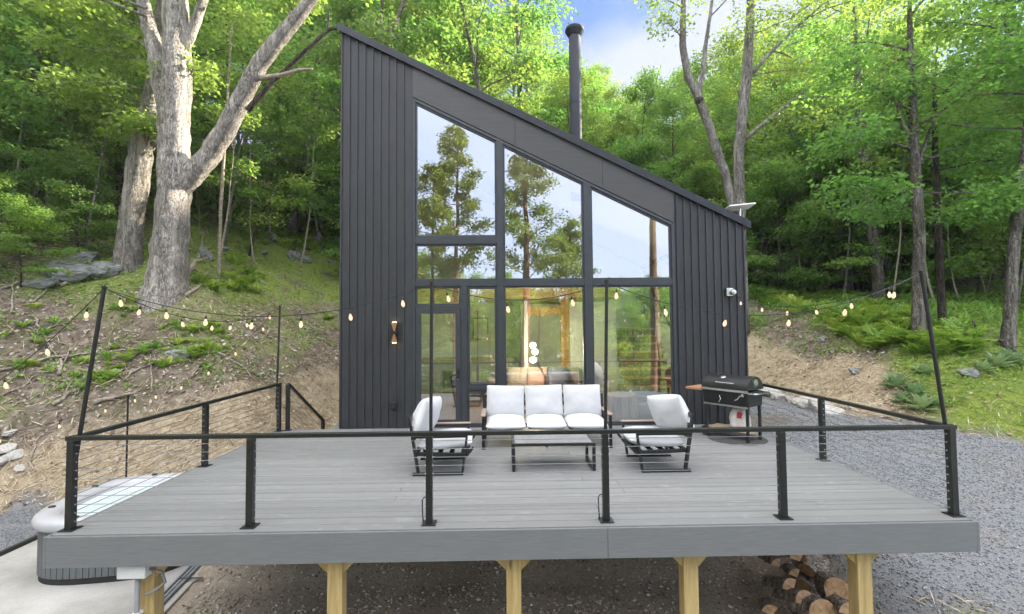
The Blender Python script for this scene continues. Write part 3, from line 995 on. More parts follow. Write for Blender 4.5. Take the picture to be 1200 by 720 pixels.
# ------------------------------------------------------------------ wall sconce, satellite antenna, junction box
s = thing('wall_sconce', 'small black up-and-down sconce with warm glow left of the glass door', 'wall light', (-2.03, HY0 - .02, 1.79))
m = MB()
ys = HY0 - .0285
m.box(-2.085, -1.975, ys - .022, ys, 1.60, 1.98)
m.box(-2.087, -1.973, ys - .10, ys - .0225, 1.76, 1.82)
m.build('shade', M['black'], s)
for zz in ((1.60, 1.7595), (1.98, 1.8205)):
    m = MB()
    q = [(-2.085, zz[0]), (-1.975, zz[0]), (-2.015, zz[1]), (-2.045, zz[1])]
    m.prism(q if zz[0] > zz[1] else q[::-1], ys - .075, ys - .0225)
    m.build('reflector', M['copper'], s)
m = MB()
m.box(-2.065, -1.995, ys - .07, ys - .03, 1.981, 1.987); m.box(-2.065, -1.995, ys - .07, ys - .03, 1.593, 1.599)
m.build('glow', M['sconce_glow'], s)
b = at(866, 258, 9.35)
s = thing('satellite_antenna', 'white flat satellite antenna on a short mast at the low roof corner', 'antenna', (b.x, 9.35, RZ(b.x)))
m = MB()
top = at(866, 244, 9.35)
Mx = Matrix.Translation(top) @ Matrix.Rotation(R(-7), 4, 'X') @ Matrix.Rotation(R(-6), 4, 'Y')
m.box(-.27, .27, -.16, .16, 0.0, .030, Mx)
m.build('panel', M['white_plastic'], s, bevel=.012)
m = MB()
m.cyl((b.x + .02, 9.35, RZ(b.x) - .25), top - Vector((-.02, 0, .0)), .022, 12)
m.bar((b.x - .16, 9.35, RZ(b.x) - .05), (b.x + .02, 9.35, RZ(b.x) - .15), .05, .03)
m.build('mast', M['steel'], s)
jx = at(178, 690, 4.78).x
s = thing('junction_box', 'pale grey electrical box with conduit on the leftmost pine post', 'electrical box', (jx - .1, 4.68, -.4))
m = MB(); m.box(jx - .20, jx + .06, 4.60, 4.70, -.425, -.29); m.build('box', M['ivory_box'], s, bevel=.008)
m = MB()
m.tube([(jx - .045, 4.655, -.426), (jx - .045, 4.655, -1.7)], .022, 10)
m.tube([(jx + .061, 4.66, -.36), (jx + .16, 4.68, -.40), (jx + .19, 4.69, -.50), (jx + .10, 4.68, -.57), (jx + .02, 4.66, -.60)], .012, 8)
m.build('conduit', M['conduit'], s, smooth=True)
m = MB(); m.box(jx - .075, jx - .015, 4.63, 4.70, -.78, -.755); m.build('clamp', M['white_plastic'], s)
s = thing('pipe_run', 'grey conduit pipes lying along the edge of the concrete pad', 'pipes', (-4.4, 6.5, -1.68))
m = MB()
for k, o in enumerate((0, .055, .12)):
    m.tube([(-4.36 - o, 4.0, -1.665), (-4.36 - o, 5.9, -1.665), (-4.62 - o, 7.6, -1.665), (-4.62 - o, 7.75, -1.62)], .022, 8)
m.build('pipe', M['conduit'], s, smooth=True)
m = MB()
for yy in (5.0, 6.2, 7.0):
    m.box(-4.62, -4.28, yy, yy + .03, -1.686, -1.64)
m.build('strap', M['steel'], s)

# ------------------------------------------------------------------ hot tub
def sq(th, a, n=3.2):
    c, s_ = math.cos(th), math.sin(th)
    r = (abs(c) ** n + abs(s_) ** n) ** (-1 / n)
    return a * r * c, a * r * s_
TC = Vector((-5.92, 8.06, -1.688))
tub = thing('hot_tub', 'square hot tub with rounded corners, pale rim and grey slatted skirt beside the deck', 'hot tub', TC, R(8))
def loft(rings, n=72, p=3.2):
    m = MB(); vs = []; fs = []
    for a, z in rings:
        for j in range(n):
            x, y = sq(2 * math.pi * j / n, a, p); vs.append((x, y, z))
    for i in range(len(rings) - 1):
        for j in range(n):
            j2 = (j + 1) % n
            fs.append((i * n + j, i * n + j2, (i + 1) * n + j2, (i + 1) * n + j))
    m.add(vs, fs); return m
M['tub_skirt'] = simple('grey_tub_skirt', (.115, .125, .13), .6, 0, .15, 8, .1, .003, .4, (8, 8, .6))
M['acrylic'] = simple('pearl_acrylic', (.42, .42, .44), .25, 0, .06, 4, .0, .001)
m = loft([(1.02, 0), (1.06, 0.0), (1.06, .11), (1.02, .11)]); m.build('plinth', M['rubber'], tub, world=False)
m = MB()
nn = 84
for j in range(nn):
    t0, t1 = 2 * math.pi * (j + .06) / nn, 2 * math.pi * (j + .94) / nn
    (xa, ya), (xb, yb) = sq(t0, 1.075), sq(t1, 1.075)
    (xc, yc), (xd_, yd) = sq(t0, 1.04), sq(t1, 1.04)
    m.add([(xa, ya, .09), (xb, yb, .09), (xb, yb, .76), (xa, ya, .76), (xc, yc, .09), (xd_, yd, .09), (xd_, yd, .76), (xc, yc, .76)],
          [(0, 1, 2, 3), (4, 7, 6, 5), (0, 4, 5, 1), (1, 5, 6, 2), (2, 6, 7, 3), (3, 7, 4, 0)])
m.build('skirt', M['tub_skirt'], tub, world=False)
m = loft([(1.042, .08), (1.042, .75)]); m.build('inner_skirt', M['rubber'], tub, world=False)
m = loft([(1.06, .74), (1.12, .75), (1.14, .80), (1.135, .86), (1.10, .905), (1.0, .915), (.90, .90), (.86, .86), (.82, .70), (.74, .42), (.66, .30), (.05, .28)])
m.build('shell', M['acrylic'], tub, smooth=True, world=False)
t = NT('tub_water')
b_ = t.bsdf((.80, .90, .92), .03, 0, t.noise(t.coord(), 6, 3), .12, .02, .6)
b_.inputs['Transmission Weight'].default_value = .35; b_.inputs['IOR'].default_value = 1.33
M['water'] = t.done(b_)
m = MB(); m.lathe([(.02, 0)], (0, 0, 0), 3); m = MB()
vs = [(*sq(2 * math.pi * j / 72, .843), .80) for j in range(72)]
m.add(vs, [tuple(range(72))]); m.build('water', M['water'], tub, world=False)
for th in (.35, 1.15, 1.9, 2.7, 3.6, 4.4):
    x_, y_ = sq(th, 1.0)
    m = MB(); m.lathe([(.045, .0), (.045, .012), (.03, .02)], (x_, y_, .912), 12)
    m.build('control_knob', M['rubber'], tub, world=False)

# ------------------------------------------------------------------ cushions
def cushion(mb, c, sx, sy, sz, M_=None, puff=.35, seed=0, n=22, wr=.010):
    """rounded, slightly creased cushion: sx, sy wide, sz thick"""
    vs, fs = [], []
    idx = {}
    rs = np.random.default_rng(seed)
    ox, oy = rs.random(2) * 50
    def H(u, v):
        e = (1 - abs(u) ** 3.5) * (1 - abs(v) ** 3.5)
        edge = max(0, e) ** .38
        return (1 - puff) * edge + puff * edge * (1 - .5 * (u * u + v * v))
    for side in (1, -1):
        for i in range(n + 1):
            for j in range(n + 1):
                u = math.sin((i / n - .5) * math.pi) * .35 + (i / n * 2 - 1) * .65
                v = math.sin((j / n - .5) * math.pi) * .35 + (j / n * 2 - 1) * .65
                h = H(u, v)
                corner = (abs(u) * abs(v)) ** 6
                x = u * sx / 2 * (1 - .025 * corner - .03 * (1 - abs(v) ** 2) * (abs(u) ** 8))
                y = v * sy / 2 * (1 - .025 * corner - .03 * (1 - abs(u) ** 2) * (abs(v) ** 8))
                w = (float(fbm(np.array([x + ox]), np.array([y + oy]), .22, 3, seed % 7)[0]) - .5) * wr * 2.6 * h
                vs.append(Vector((x, y, side * (h * sz / 2 + w))))
    N = (n + 1) ** 2
    for s_ in (0, 1):
        for i in range(n):
            for j in range(n):
                q = [s_ * N + i * (n + 1) + j, s_ * N + (i + 1) * (n + 1) + j, s_ * N + (i + 1) * (n + 1) + j + 1, s_ * N + i * (n + 1) + j + 1]
                fs.append(tuple(q if s_ == 0 else q[::-1]))
    for i in range(n):          # seam
        for (a, b) in (((i, 0), (i + 1, 0)), ((i + 1, n), (i, n)), ((0, i + 1), (0, i)), ((n, i), (n, i + 1))):
            A, B = a[0] * (n + 1) + a[1], b[0] * (n + 1) + b[1]
            fs.append((A, N + A, N + B, B))
    T = Matrix.Translation(c) @ (M_.to_4x4() if M_ is not None else Matrix.Identity(4))
    mb.add([T @ p for p in vs], fs)
    return mb

# ------------------------------------------------------------------ armchairs (built facing +x at the origin)
def armchair(label, loc, rz, seed, turn):
    ch = thing('armchair', label, 'armchair', loc, rz, 'white cushioned armchairs')
    W = .74
    for s_, y in ((0, -W / 2), (1, W / 2)):
        m = MB()
        m.bar((-.34, y, .018), (.30, y, .018), .045, .036)                   # sled
        m.bar((-.27, y, .036), (-.385, y, .74), .06, .034, (1, 0, 0))        # leaning rear upright
        m.bar((.29, y, .036), (.345, y, .47), .042, .030, (1, 0, 0))
        m.bar((-.345, y, .487), (.36, y, .487), .04, .028)
        m.bar((-.33, y * .93, .27), (.36, y * .93, .245), .035, .045)
        m.build('side_frame', M['black'], ch, bevel=.003, world=False)
        m = MB(); m.box(-.355, .375, y - .032, y + .032, .5015, .520)
        m.build('armrest', M['arm_wood'], ch, bevel=.004, world=False)
    m = MB()
    for x in (-.30, -.15, .0, .15, .30): m.box(x - .03, x + .03, -W / 2 + .03, W / 2 - .03, .255, .275)
    m.box(.34, .375, -W / 2 + .02, W / 2 - .02, .235, .285)
    m.bar((.375, -W / 2 + .04, .265), (.43, -W / 2 + .04, .34), .03, .03); m.bar((.375, W / 2 - .04, .265), (.43, W / 2 - .04, .34), .03, .03)
    for z in (.45, .58, .71):
        xx = -.27 - (z - .036) * .163
        m.box(xx - .012, xx + .012, -W / 2 + .02, W / 2 - .02, z - .03, z + .03)
    m.build('slat', M['black'], ch, bevel=.002, world=False)
    m = MB(); cushion(m, (.06, 0, .375), .72, .65, .21, Matrix.Rotation(R(-3), 3, 'Y'), .25, seed)
    m.build('seat_cushion', M['cushion'], ch, smooth=True, world=False)
    m = MB(); cushion(m, (-.215, 0, .685), .54, .62, .30, Matrix.Rotation(R(turn), 3, 'Z') @ Matrix.Rotation(R(turn * .3), 3, 'X') @ Matrix.Rotation(R(-68), 3, 'Y'), .5, seed + 3, wr=.02)
    m.build('back_cushion', M['cushion'], ch, smooth=True, world=False)
    return ch
armchair('white cushioned metal armchair left of the sofa, facing right', (-.83, 6.56, 0), R(2), 1, -13)
armchair('white cushioned metal armchair right of the coffee table, facing left toward the sofa', (2.07, 6.56, 0), R(180), 11, 27)

# ------------------------------------------------------------------ sofa
sf = thing('sofa', 'three-seat white cushioned outdoor sofa with black metal frame before the glass', 'sofa', (.67, 7.8, 0))
SX0, SX1, SY0, SY1 = -.31, 1.66, 7.42, 8.14
for x in (SX0, SX1):
    m = MB()
    m.bar((x, SY0, .018), (x, SY1 - .06, .018), .045, .036)
    m.bar((x, SY0 + .02, .036), (x, SY0 + .02, .47), .045, .03, (0, 1, 0))
    m.bar((x, SY1 - .12, .036), (x, SY1 - .0, .74), .06, .034, (0, 1, 0))
    m.bar((x, SY0, .487), (x, SY1 - .04, .487), .04, .028)
    m.build('side_frame', M['black'], sf, bevel=.003)
    m = MB(); m.box(x - .034, x + .034, SY0 - .01, SY1 - .05, .5015, .522)
    m.build('armrest', M['arm_wood'], sf, bevel=.004)
m = MB()
m.box(SX0, SX1, SY0, SY0 + .035, .235, .285); m.box(SX0, SX1, SY1 - .14, SY1 - .10, .235, .285)
for x in np.linspace(SX0 + .1, SX1 - .1, 12): m.box(x - .03, x + .03, SY0 + .036, SY1 - .141, .25, .27)
for z in (.45, .58, .71): m.box(SX0 + .02, SX1 - .02, SY1 - .05 + (z - .4) * .16, SY1 - .026 + (z - .4) * .16, z - .03, z + .03)
m.box(.66, .69, SY0 + .1, SY0 + .13, .0, .235)
m.build('seat_frame', M['black'], sf, bevel=.002)
w = (SX1 - SX0 - .06) / 3
for k in range(3):
    xc = SX0 + .03 + w * (k + .5)
    m = MB(); cushion(m, (xc, SY0 + .31, .36), w - .008, .68, .18, Matrix.Rotation(R(2), 3, 'X'), .2, 20 + k, wr=.016)
    m.build('seat_cushion', M['cushion'], sf, smooth=True)
    m = MB(); cushion(m, (xc, SY1 - .17, .655), w - .005, .52, .22, Matrix.Rotation(R(random.uniform(-2, 2)), 3, 'Y') @ Matrix.Rotation(R(76), 3, 'X'), .35, 30 + k, wr=.018)
    m.build('back_cushion', M['cushion'], sf, smooth=True)

# ------------------------------------------------------------------ coffee table
ct = thing('coffee_table', 'low dark coffee table with metal sled legs in front of the sofa', 'coffee table', (.65, 6.56, 0))
M['tabletop'] = simple('slate_tabletop', (.19, .19, .19), .45, 0, .15, 12, .1, .002)
TX0, TX1, TY0, TY1 = .11, 1.20, 6.27, 6.85
m = MB()
for k in range(6):
    y0 = TY0 + .035 + k * (TY1 - TY0 - .07) / 6
    m.box(TX0 + .036, TX1 - .036, y0 + .002, y0 + (TY1 - TY0 - .07) / 6 - .002, .345, .364)
m.build('tabletop', M['tabletop'], ct, bevel=.002)
m = MB()
m.box(TX0, TX1, TY0, TY0 + .034, .33, .365); m.box(TX0, TX1, TY1 - .034, TY1, .33, .365)
m.box(TX0, TX0 + .035, TY0 + .0345, TY1 - .0345, .33, .365); m.box(TX1 - .035, TX1, TY0 + .0345, TY1 - .0345, .33, .365)
m.build('rim', M['black'], ct, bevel=.003)
for x in (TX0 + .02, TX1 - .02):
    m = MB()
    m.box(x - .02, x + .02, TY0 + .002, TY0 + .04, .012, .3295); m.box(x - .02, x + .02, TY1 - .04, TY1 - .002, .012, .3295)
    m.box(x - .0195, x + .0195, TY0 + .0405, TY1 - .0405, .012, .045)
    m.cyl((x, TY0 + .02, 0), (x, TY0 + .02, .0118), .018, 10); m.cyl((x, TY1 - .02, 0), (x, TY1 - .02, .0118), .018, 10)
    m.build('leg', M['black'], ct, bevel=.002)

# ------------------------------------------------------------------ grill (built with its long side along x, front toward -y)
gm = MB()
gm.lathe([(0.001, .0), (.5, .0), (.5, .006), (.001, .006)], (0, 0, 0), 48)
mat_ = gm.build('grill_mat', simple('dark_mat', (.06, .06, .057), .9, 0, .25, 12, .1, .002), world=False)
mat_.location = (3.86, 7.92, .0015)
mat_.scale = (.92, .92, 1); mat_.rotation_euler.z = R(-64)
tag(mat_, 'round dark grey mat under the charcoal grill on the deck', 'mat')
gr = thing('charcoal_grill', 'black barrel charcoal grill with wooden side shelf against the siding', 'grill', (3.84, 8.0, .006), R(-56))
L = .40
m = MB()
m.prism([(-.20, .56), (.20, .56), (.235, .80), (-.235, .80)], -L, L, 'x')
m.build('firebox', M['black'], gr, bevel=.012, world=False)
m = MB()
arc = [(-.245 * math.cos(math.pi * k / 18), .825 + .215 * math.sin(math.pi * k / 18)) for k in range(19)]
m.prism([(a, b) for a, b in arc], -L - .005, L + .005, 'x')
lid = m.build('lid', M['black'], gr, bevel=.006, world=False)
m = MB()
m.tube([(-.12, -.2, 1.03), (-.12, -.25, 1.045), (.20, -.25, 1.045), (.20, -.2, 1.03)], .008, 8)
for i, v_ in enumerate(m.v): m.v[i] = (v_[0], v_[1] - .035, v_[2] - .115)
m.build('lid_handle', M['steel'], lid, world=False)
m = MB()
m.cyl((L + .0055, 0, .93), (L + .015, 0, .93), .065, 20)
m.build('vent_disc', M['steel'], lid, world=False)
m = MB(); m.lathe([(.045, 0), (.045, .006), (.01, .008)], (0, 0, 0), 16)
Tm = Matrix.Translation((-.05, -.155, 1.003)) @ Matrix.Rotation(R(40), 4, 'X')
m.v = [tuple(Tm @ Vector((p[0], p[1] * .7, p[2]))) for p in m.v]
m.build('badge', M['steel'], lid, world=False)
m = MB()
m.box(-L - .01, L + .01, -.255, -.240, .785, .822)
m.box(-L + .02, L - .02, -.225, -.21, .535, .565)
m.build('trim_strip', M['steel'], gr, bevel=.003, world=False)
m = MB()
m.tube([(-.06, -.235, .70), (-.06, -.27, .71), (-.04, -.275, .66), (-.075, -.275, .60)], .009, 8)
m.tube([(.30, -.24, .74), (.30, -.29, .74), (.26, -.30, .68), (.22, -.30, .665)], .009, 8)
m.cyl((.32, -.225, .745), (.32, -.25, .745), .026, 12)
m.build('crank', M['steel'], gr, world=False)
m = MB()
for k in range(3): m.box(-L - .34, -L - .02, -.22 + k * .145, -.22 + k * .145 + .135, .752, .79)
m.build('side_shelf', M['grill_shelf'], gr, bevel=.004, world=False)
m = MB()
m.tube([(L, -.22, .78), (L + .10, -.22, .785), (L + .13, -.18, .785), (L + .13, .18, .785), (L + .10, .22, .785), (L, .22, .78)], .013, 8)
m.box(L + .006, L + .115, -.20, .20, .768, .776)
m.build('end_rack', M['steel'], gr, world=False)
for sx in (-1, 1):
    for sy in (-1, 1):
        m = MB()
        m.box(sx * (L - .04) - .02, sx * (L - .04) + .02, sy * .185 - .02, sy * .185 + .02, .002 if sx > 0 else .06, .62 if sy < 0 else .62)
        m.build('leg', M['black'], gr, bevel=.002, world=False)
for sy in (-1, 1):
    m = MB()
    m.tube([(-L + .04, sy * .215 - .022, .085), (-L + .04, sy * .215 + .022, .085)], .085, 24)
    wh = m.build('wheel', M['rubber'], gr, bevel=.008, world=False)
    m = MB(); m.tube([(-L + .04, sy * .215 - .026, .085), (-L + .04, sy * .215 + .026, .085)], .035, 14)
    m.build('hub', M['steel'], wh, world=False)
m = MB()
for k in range(5): m.box(-L + .02, L - .02, -.17 + k * .072, -.17 + k * .072 + .055, .135, .152)
m.build('bottom_shelf', M['pallet_wood'], gr, bevel=.003, world=False)
# charcoal bag
ang = Matrix.Rotation(R(-56), 4, 'Z')
bp_ = Vector((3.84, 8.0, .158)) + ang @ Vector((.12, .02, 0))
bg = thing('charcoal_bag', 'slumped white and red charcoal bag on the bottom shelf of the grill', 'bag', bp_, R(-30))
M['paper'] = simple('white_paper_bag', (.66, .60, .55), .7, 0, .2, 9, .4, .02)
m = MB(); vs = []; fs = []
n_ = 20
prof = [(.02, .0), (.95, .01), (1.05, .08), (1.0, .18), (.9, .27), (.72, .34), (.45, .38), (.40, .42), (.03, .43)]
for r_, z in prof:
    for j in range(n_):
        th = 2 * math.pi * j / n_
        k_ = 1 + .10 * math.sin(5 * th + z * 14) + .05 * math.sin(9 * th - z * 20)
        x_, y_ = sq(th, r_ * .13, 2.6); vs.append((x_ * k_ * 1.15, y_ * k_ * .75, z))
for i in range(len(prof) - 1):
    for j in range(n_):
        j2 = (j + 1) % n_; fs.append((i * n_ + j, i * n_ + j2, (i + 1) * n_ + j2, (i + 1) * n_ + j))
m.add(vs, fs); sack = m.build('sack', M['paper'], bg, smooth=True, world=False)
M['red_print'] = simple('red_print', (.42, .03, .03), .6)
m = MB(); m.prism([(-.045, .20), (.02, .19), (.05, .27), (.0, .31), (-.04, .28)], -.118, -.108)
m.build('printed_mark', M['red_print'], bg, world=False)

# ------------------------------------------------------------------ seen through the glass
s = thing('floor_lamp', 'floor lamp with three round glowing globes behind the middle window', 'floor lamp', (.97, 11.0, 0))
m = MB(); m.lathe([(.14, .0), (.14, .02), (.02, .03)], (.97, 11.0, 0), 20)
for g_ in ((678, 405), (677, 412)):
    pass
gl_ = [at(625, 407, 11.0), at(627, 414, 10.95), at(625, 424, 11.05)]
gl_ = [at(624.5, 405, 11.0), at(627, 412.5, 11.0), at(624.5, 422, 11.0)]
for k, g_ in enumerate(gl_): m.tube([(.97, 11.0, .02), (.97 + (k - 1) * .02, 11.0, .7), (g_.x + (k - 1) * .06, g_.y, g_.z - .05)], .008, 6)
m.build('stem', M['black'], s)
for g_ in gl_:
    m = MB()
    pr = [(.062 * math.sin(math.pi * k / 12) + .001, -.062 * math.cos(math.pi * k / 12)) for k in range(13)]
    m.lathe(pr, g_, 20); m.build('globe', M['globe'], s, smooth=True)
s = thing('indoor_sofa', 'long taupe sofa behind the middle window', 'sofa', (.7, 11.8, 0))
m = MB()
m.box(-.2, 1.95, 11.65, 12.2, .12, .42); m.box(-.2, 1.95, 11.9, 12.19, .421, .84); m.box(-.4, -.205, 11.65, 12.2, .1, .62)
m.build('sofa_body', M['sofa_in'], s, bevel=.05)
for xc, mm in ((.35, 'sofa_in'), (.85, 'pillow_rose'), (1.35, 'pillow_navy')):
    p_ = thing('throw_pillow', {'sofa_in': 'taupe', 'pillow_rose': 'dusty rose', 'pillow_navy': 'navy blue'}[mm] + ' throw pillow on the indoor sofa', 'pillow', (xc, 11.8, .43))
    m = MB(); cushion(m, (xc, 11.78, .66), .48, .46, .18, Matrix.Rotation(R(72), 3, 'X'), .6, 50, 14)
    m.build('pillow_cover', M[mm], p_, smooth=True)
s = thing('drum_table', 'round table of upright driftwood slats behind the right window', 'table', (2.42, 9.85, 0))
m = MB()
for k in range(34):
    th = 2 * math.pi * k / 34
    Tk = Matrix.Translation((2.42, 9.85, 0)) @ Matrix.Rotation(th, 4, 'Z')
    m.box(.33, .355, -.027, .027, .02, .46 + random.uniform(-.006, .006), Tk)
m.build('slat', M['slat_wood'], s, bevel=.003)
m = MB(); m.lathe([(.305, .03), (.305, .448), (.34, .449), (.34, .47), (.001, .471)], (2.42, 9.85, 0), 36)
m.build('top', M['slat_wood'], s)
s = thing('lounge_chair', 'blue-grey low lounge chair inside the right end of the glass', 'chair', (3.15, 10.0, 0))
m = MB(); cushion(m, (3.05, 9.98, .44), .85, .8, .26, Matrix.Rotation(R(8), 3, 'Y'), .3, 61, 16)
m.build('seat', M['blue_grey'], s, smooth=True)
m = MB(); m.box(2.75, 3.4, 9.7, 10.3, .06, .32)
m.build('base', M['blue_grey'], s, bevel=.04)
s = thing('timber_frame', 'honey coloured timber post and beam inside the house', 'timber frame', (1.1, 12.9, 0))
m = MB(); m.box(1.55, 1.78, 12.7, 12.9, 0.0, 2.62); m.build('timber_post', M['timber'], s, bevel=.006)
m = MB(); m.box(.64, 1.548, 12.7, 12.9, 2.18, 2.40); m.build('timber_beam', M['timber'], s, bevel=.006)
s = thing('kitchen_counter', 'pale kitchen counter with a wooden shelf behind the narrow sidelight', 'kitchen counter', (-1.0, 14.4, 0))
m = MB(); m.box(-2.4, .4, 14.2, 14.8, 0.0, .9); m.build('cabinet', simple('cabinet_paint', (.30, .30, .29), .5), s, bevel=.004)
m = MB(); m.box(-2.43, .43, 14.17, 14.83, .901, .94); m.build('worktop', M['stair_wood'], s, bevel=.004)
m = MB(); m.box(-1.6, .3, 14.95, 15.28, 1.42, 1.46); m.build('shelf', M['stair_wood'], s)
s = thing('wall_picture', 'small dark framed picture standing on the kitchen shelf', 'picture', (-.75, 15.1, 1.46))
m = MB(); m.ring([(-.95, 1.462), (-.45, 1.462), (-.45, 2.16), (-.95, 2.16)], [(-.91, 1.50), (-.49, 1.50), (-.49, 2.12), (-.91, 2.12)], 15.08, 15.11); m.build('picture_frame', M['black'], s)
m = MB(); m.box(-.912, -.488, 15.09, 15.10, 1.498, 2.122); m.build('print', simple('picture_print', (.5, .47, .44), .6, 0, .5, 3), s)
s = thing('dining_chair', 'pale dining chair standing inside the glass door', 'chair', (-1.15, 10.6, 0))
m = MB()
for a_ in (-1, 1):
    for b_ in (-1, 1): m.bar((-1.15 + a_ * .2, 10.6 + b_ * .2, 0), (-1.15 + a_ * .19, 10.6 + b_ * .19, .45), .03, .03)
m.build('leg', M['pallet_wood'], s)
m = MB(); cushion(m, (-1.15, 10.6, .48), .46, .46, .06, None, .2, 71, 10); m.build('seat', M['sofa_in'], s, smooth=True)
m = MB(); cushion(m, (-1.15, 10.82, .72), .44, .40, .05, Matrix.Rotation(R(82), 3, 'X'), .2, 72, 10); m.build('backrest', M['sofa_in'], s, smooth=True)
# ------------------------------------------------------------------ leaves
def leaf_mesh(P, D, N, L, W, fold=.12):
    """P base point, D direction, N normal, L length, W width -> folded kite leaves"""
    D = D / np.linalg.norm(D, axis=1, keepdims=True)
    S = np.cross(D, N); S /= np.linalg.norm(S, axis=1, keepdims=True) + 1e-9
    N2 = np.cross(S, D)
    L = L[:, None]; W = W[:, None]
    a = P; b = P + D * L * .45 + S * W * .5 + N2 * W * fold; c = P + D * L - N2 * L * .08; d = P + D * L * .45 - S * W * .5 + N2 * W * fold
    V = np.stack([a, b, c, d], 1).reshape(-1, 3)
    i = np.arange(len(P)) * 4
    # two triangles share the midrib
    F = np.concatenate([np.stack([i, i + 1, i + 2], 1), np.stack([i, i + 2, i + 3], 1)])
    return V, F


def spray_leaves(rng, C, A, n, rad, size, thick=.14, droop=.25, tilt=.55):
    """C centres (S,3), A outward axes (S,3): n leaves per spray in a loose, nearly flat fan"""
    S = len(C)
    c = np.repeat(C, n, 0); a = np.repeat(A, n, 0)
    k = S * n
    th = rng.random(k) * 2 * np.pi
    r = rad * np.sqrt(rng.random(k)) * np.repeat(rng.uniform(.6, 1.25, S), n)
    sidev = np.cross(a, [0, 0, 1.0]); sidev /= np.linalg.norm(sidev, axis=1, keepdims=True) + 1e-6
    off = a * (np.cos(th) * r * 1.25)[:, None] + sidev * (np.sin(th) * r)[:, None]
    off[:, 2] += rng.normal(0, thick, k) - droop * (r / rad) ** 2 * rad * .6
    P = c + off
    D = a * .6 + sidev * np.sin(th)[:, None] * .8 + rng.normal(0, .5, (k, 3)); D[:, 2] -= .25
    N = np.stack([rng.normal(0, tilt, k), rng.normal(0, tilt, k), np.ones(k)], 1)
    L = size * rng.uniform(.65, 1.3, k); W = L * rng.uniform(.6, .9, k)
    return leaf_mesh(P, D, N, L, W)


def branch(rng, p, d, length, nseg, wob, up):
    pts = [Vector(p)]; d = Vector(d).normalized()
    for i in range(nseg):
        d = (d + Vector(rng.normal(0, wob, 3)) + Vector((0, 0, up))).normalized()
        pts.append(pts[-1] + d * (length / nseg))
    return pts


def along(pts, u):
    k = u * (len(pts) - 1); i = min(int(k), len(pts) - 2)
    return pts[i].lerp(pts[i + 1], k - i), (pts[i + 1] - pts[i]).normalized()


def limbs_and_sprays(rng, mb, p, d, length, r0, n2, C, A, up=.06, dense=1.0, sub=True, nseg=5, tube_n=5):
    pts = branch(rng, p, d, length, nseg, .14, up)
    mb.tube(pts, [r0 * (1 - .8 * i / nseg) for i in range(nseg + 1)], tube_n, False)
    for j in range(n2):
        u = .28 + .72 * (j + rng.random() * .7) / n2
        q, dd = along(pts, min(u, .99))
        az = (1 if j % 2 else -1) * rng.uniform(.5, 1.15)
        h = Matrix.Rotation(az, 3, 'Z') @ Vector((dd.x, dd.y, dd.z * .5 + rng.normal(0, .12)))
        l2 = length * rng.uniform(.28, .5) * (1.15 - .5 * u)
        sp = branch(rng, q, h, l2, 3, .16, .0)
        mb.tube(sp, [r0 * .32, r0 * .22, r0 * .14, r0 * .05], 3, False)
        for uu in (.35, .7, 1.0):
            if rng.random() < dense:
                c_, a_ = along(sp, min(uu, .999)); C.append(c_); A.append((a_.x, a_.y, 0))
    for uu in (.8, 1.0):
        c_, a_ = along(pts, min(uu, .999)); C.append(c_); A.append((a_.x, a_.y, 0))
    return pts


def fixA(A):
    A = np.array(A, float); A[:, 2] = 0
    n = np.linalg.norm(A, axis=1, keepdims=True); A = np.where(n < 1e-3, [[1, 0, 0]], A / np.maximum(n, 1e-3))
    return A


def make_tree(name, label, cat, seed, H, r0, cb, cr, n1, n2, nleaf, size, leafm, barkm, rad=.7, dense=1.0, lean=.04, top=.9, group=None, low=.5, flat=.14):
    rng = np.random.default_rng(seed)
    root = thing(name, label, cat, group=group)
    mb = MB()
    tr_ = branch(rng, (0, 0, -.4), (rng.normal(0, lean), rng.normal(0, lean), 1), H + .4, 12, .045, .05)
    rad_t = [r0 * (1.35 if i == 0 else 1) * (1 - .86 * (i / 12) ** 1.1) for i in range(13)]
    mb.tube(tr_, rad_t, 9)
    C, A = [], []
    for i in range(n1):
        u = cb + (1 - cb) * ((i + rng.random() * .8) / n1)
        q, dd = along(tr_, min(u, .985))
        az = i * 2.4 + rng.uniform(-.5, .5)
        v_ = (u - cb) / (1 - cb)
        prof = low + (1 - low) * math.sin(min(1, v_ / .45) * math.pi / 2) if v_ < .45 else math.sqrt(max(.08, 1 - ((v_ - .45) / .6) ** 2))
        el = .15 + .95 * v_ ** 1.3
        ln = cr * prof * rng.uniform(.75, 1.15)
        d = (math.cos(az) * math.cos(el), math.sin(az) * math.cos(el), math.sin(el))
        limbs_and_sprays(rng, mb, q, d, ln, max(.012, rad_t[min(12, int(u * 12))] * .45), n2, C, A, .03, dense)
    c_, a_ = along(tr_, .999); C.append(c_); A.append((1, 0, 0))
    trunk = mb.build('trunk', barkm, root, smooth=True, world=False)
    Vv, Ff = spray_leaves(rng, np.array([tuple(c) for c in C]), fixA(A), nleaf, rad, size, flat)
    np_mesh('crown', Vv, Ff, leafm, root)
    root['_h'] = H
    return root


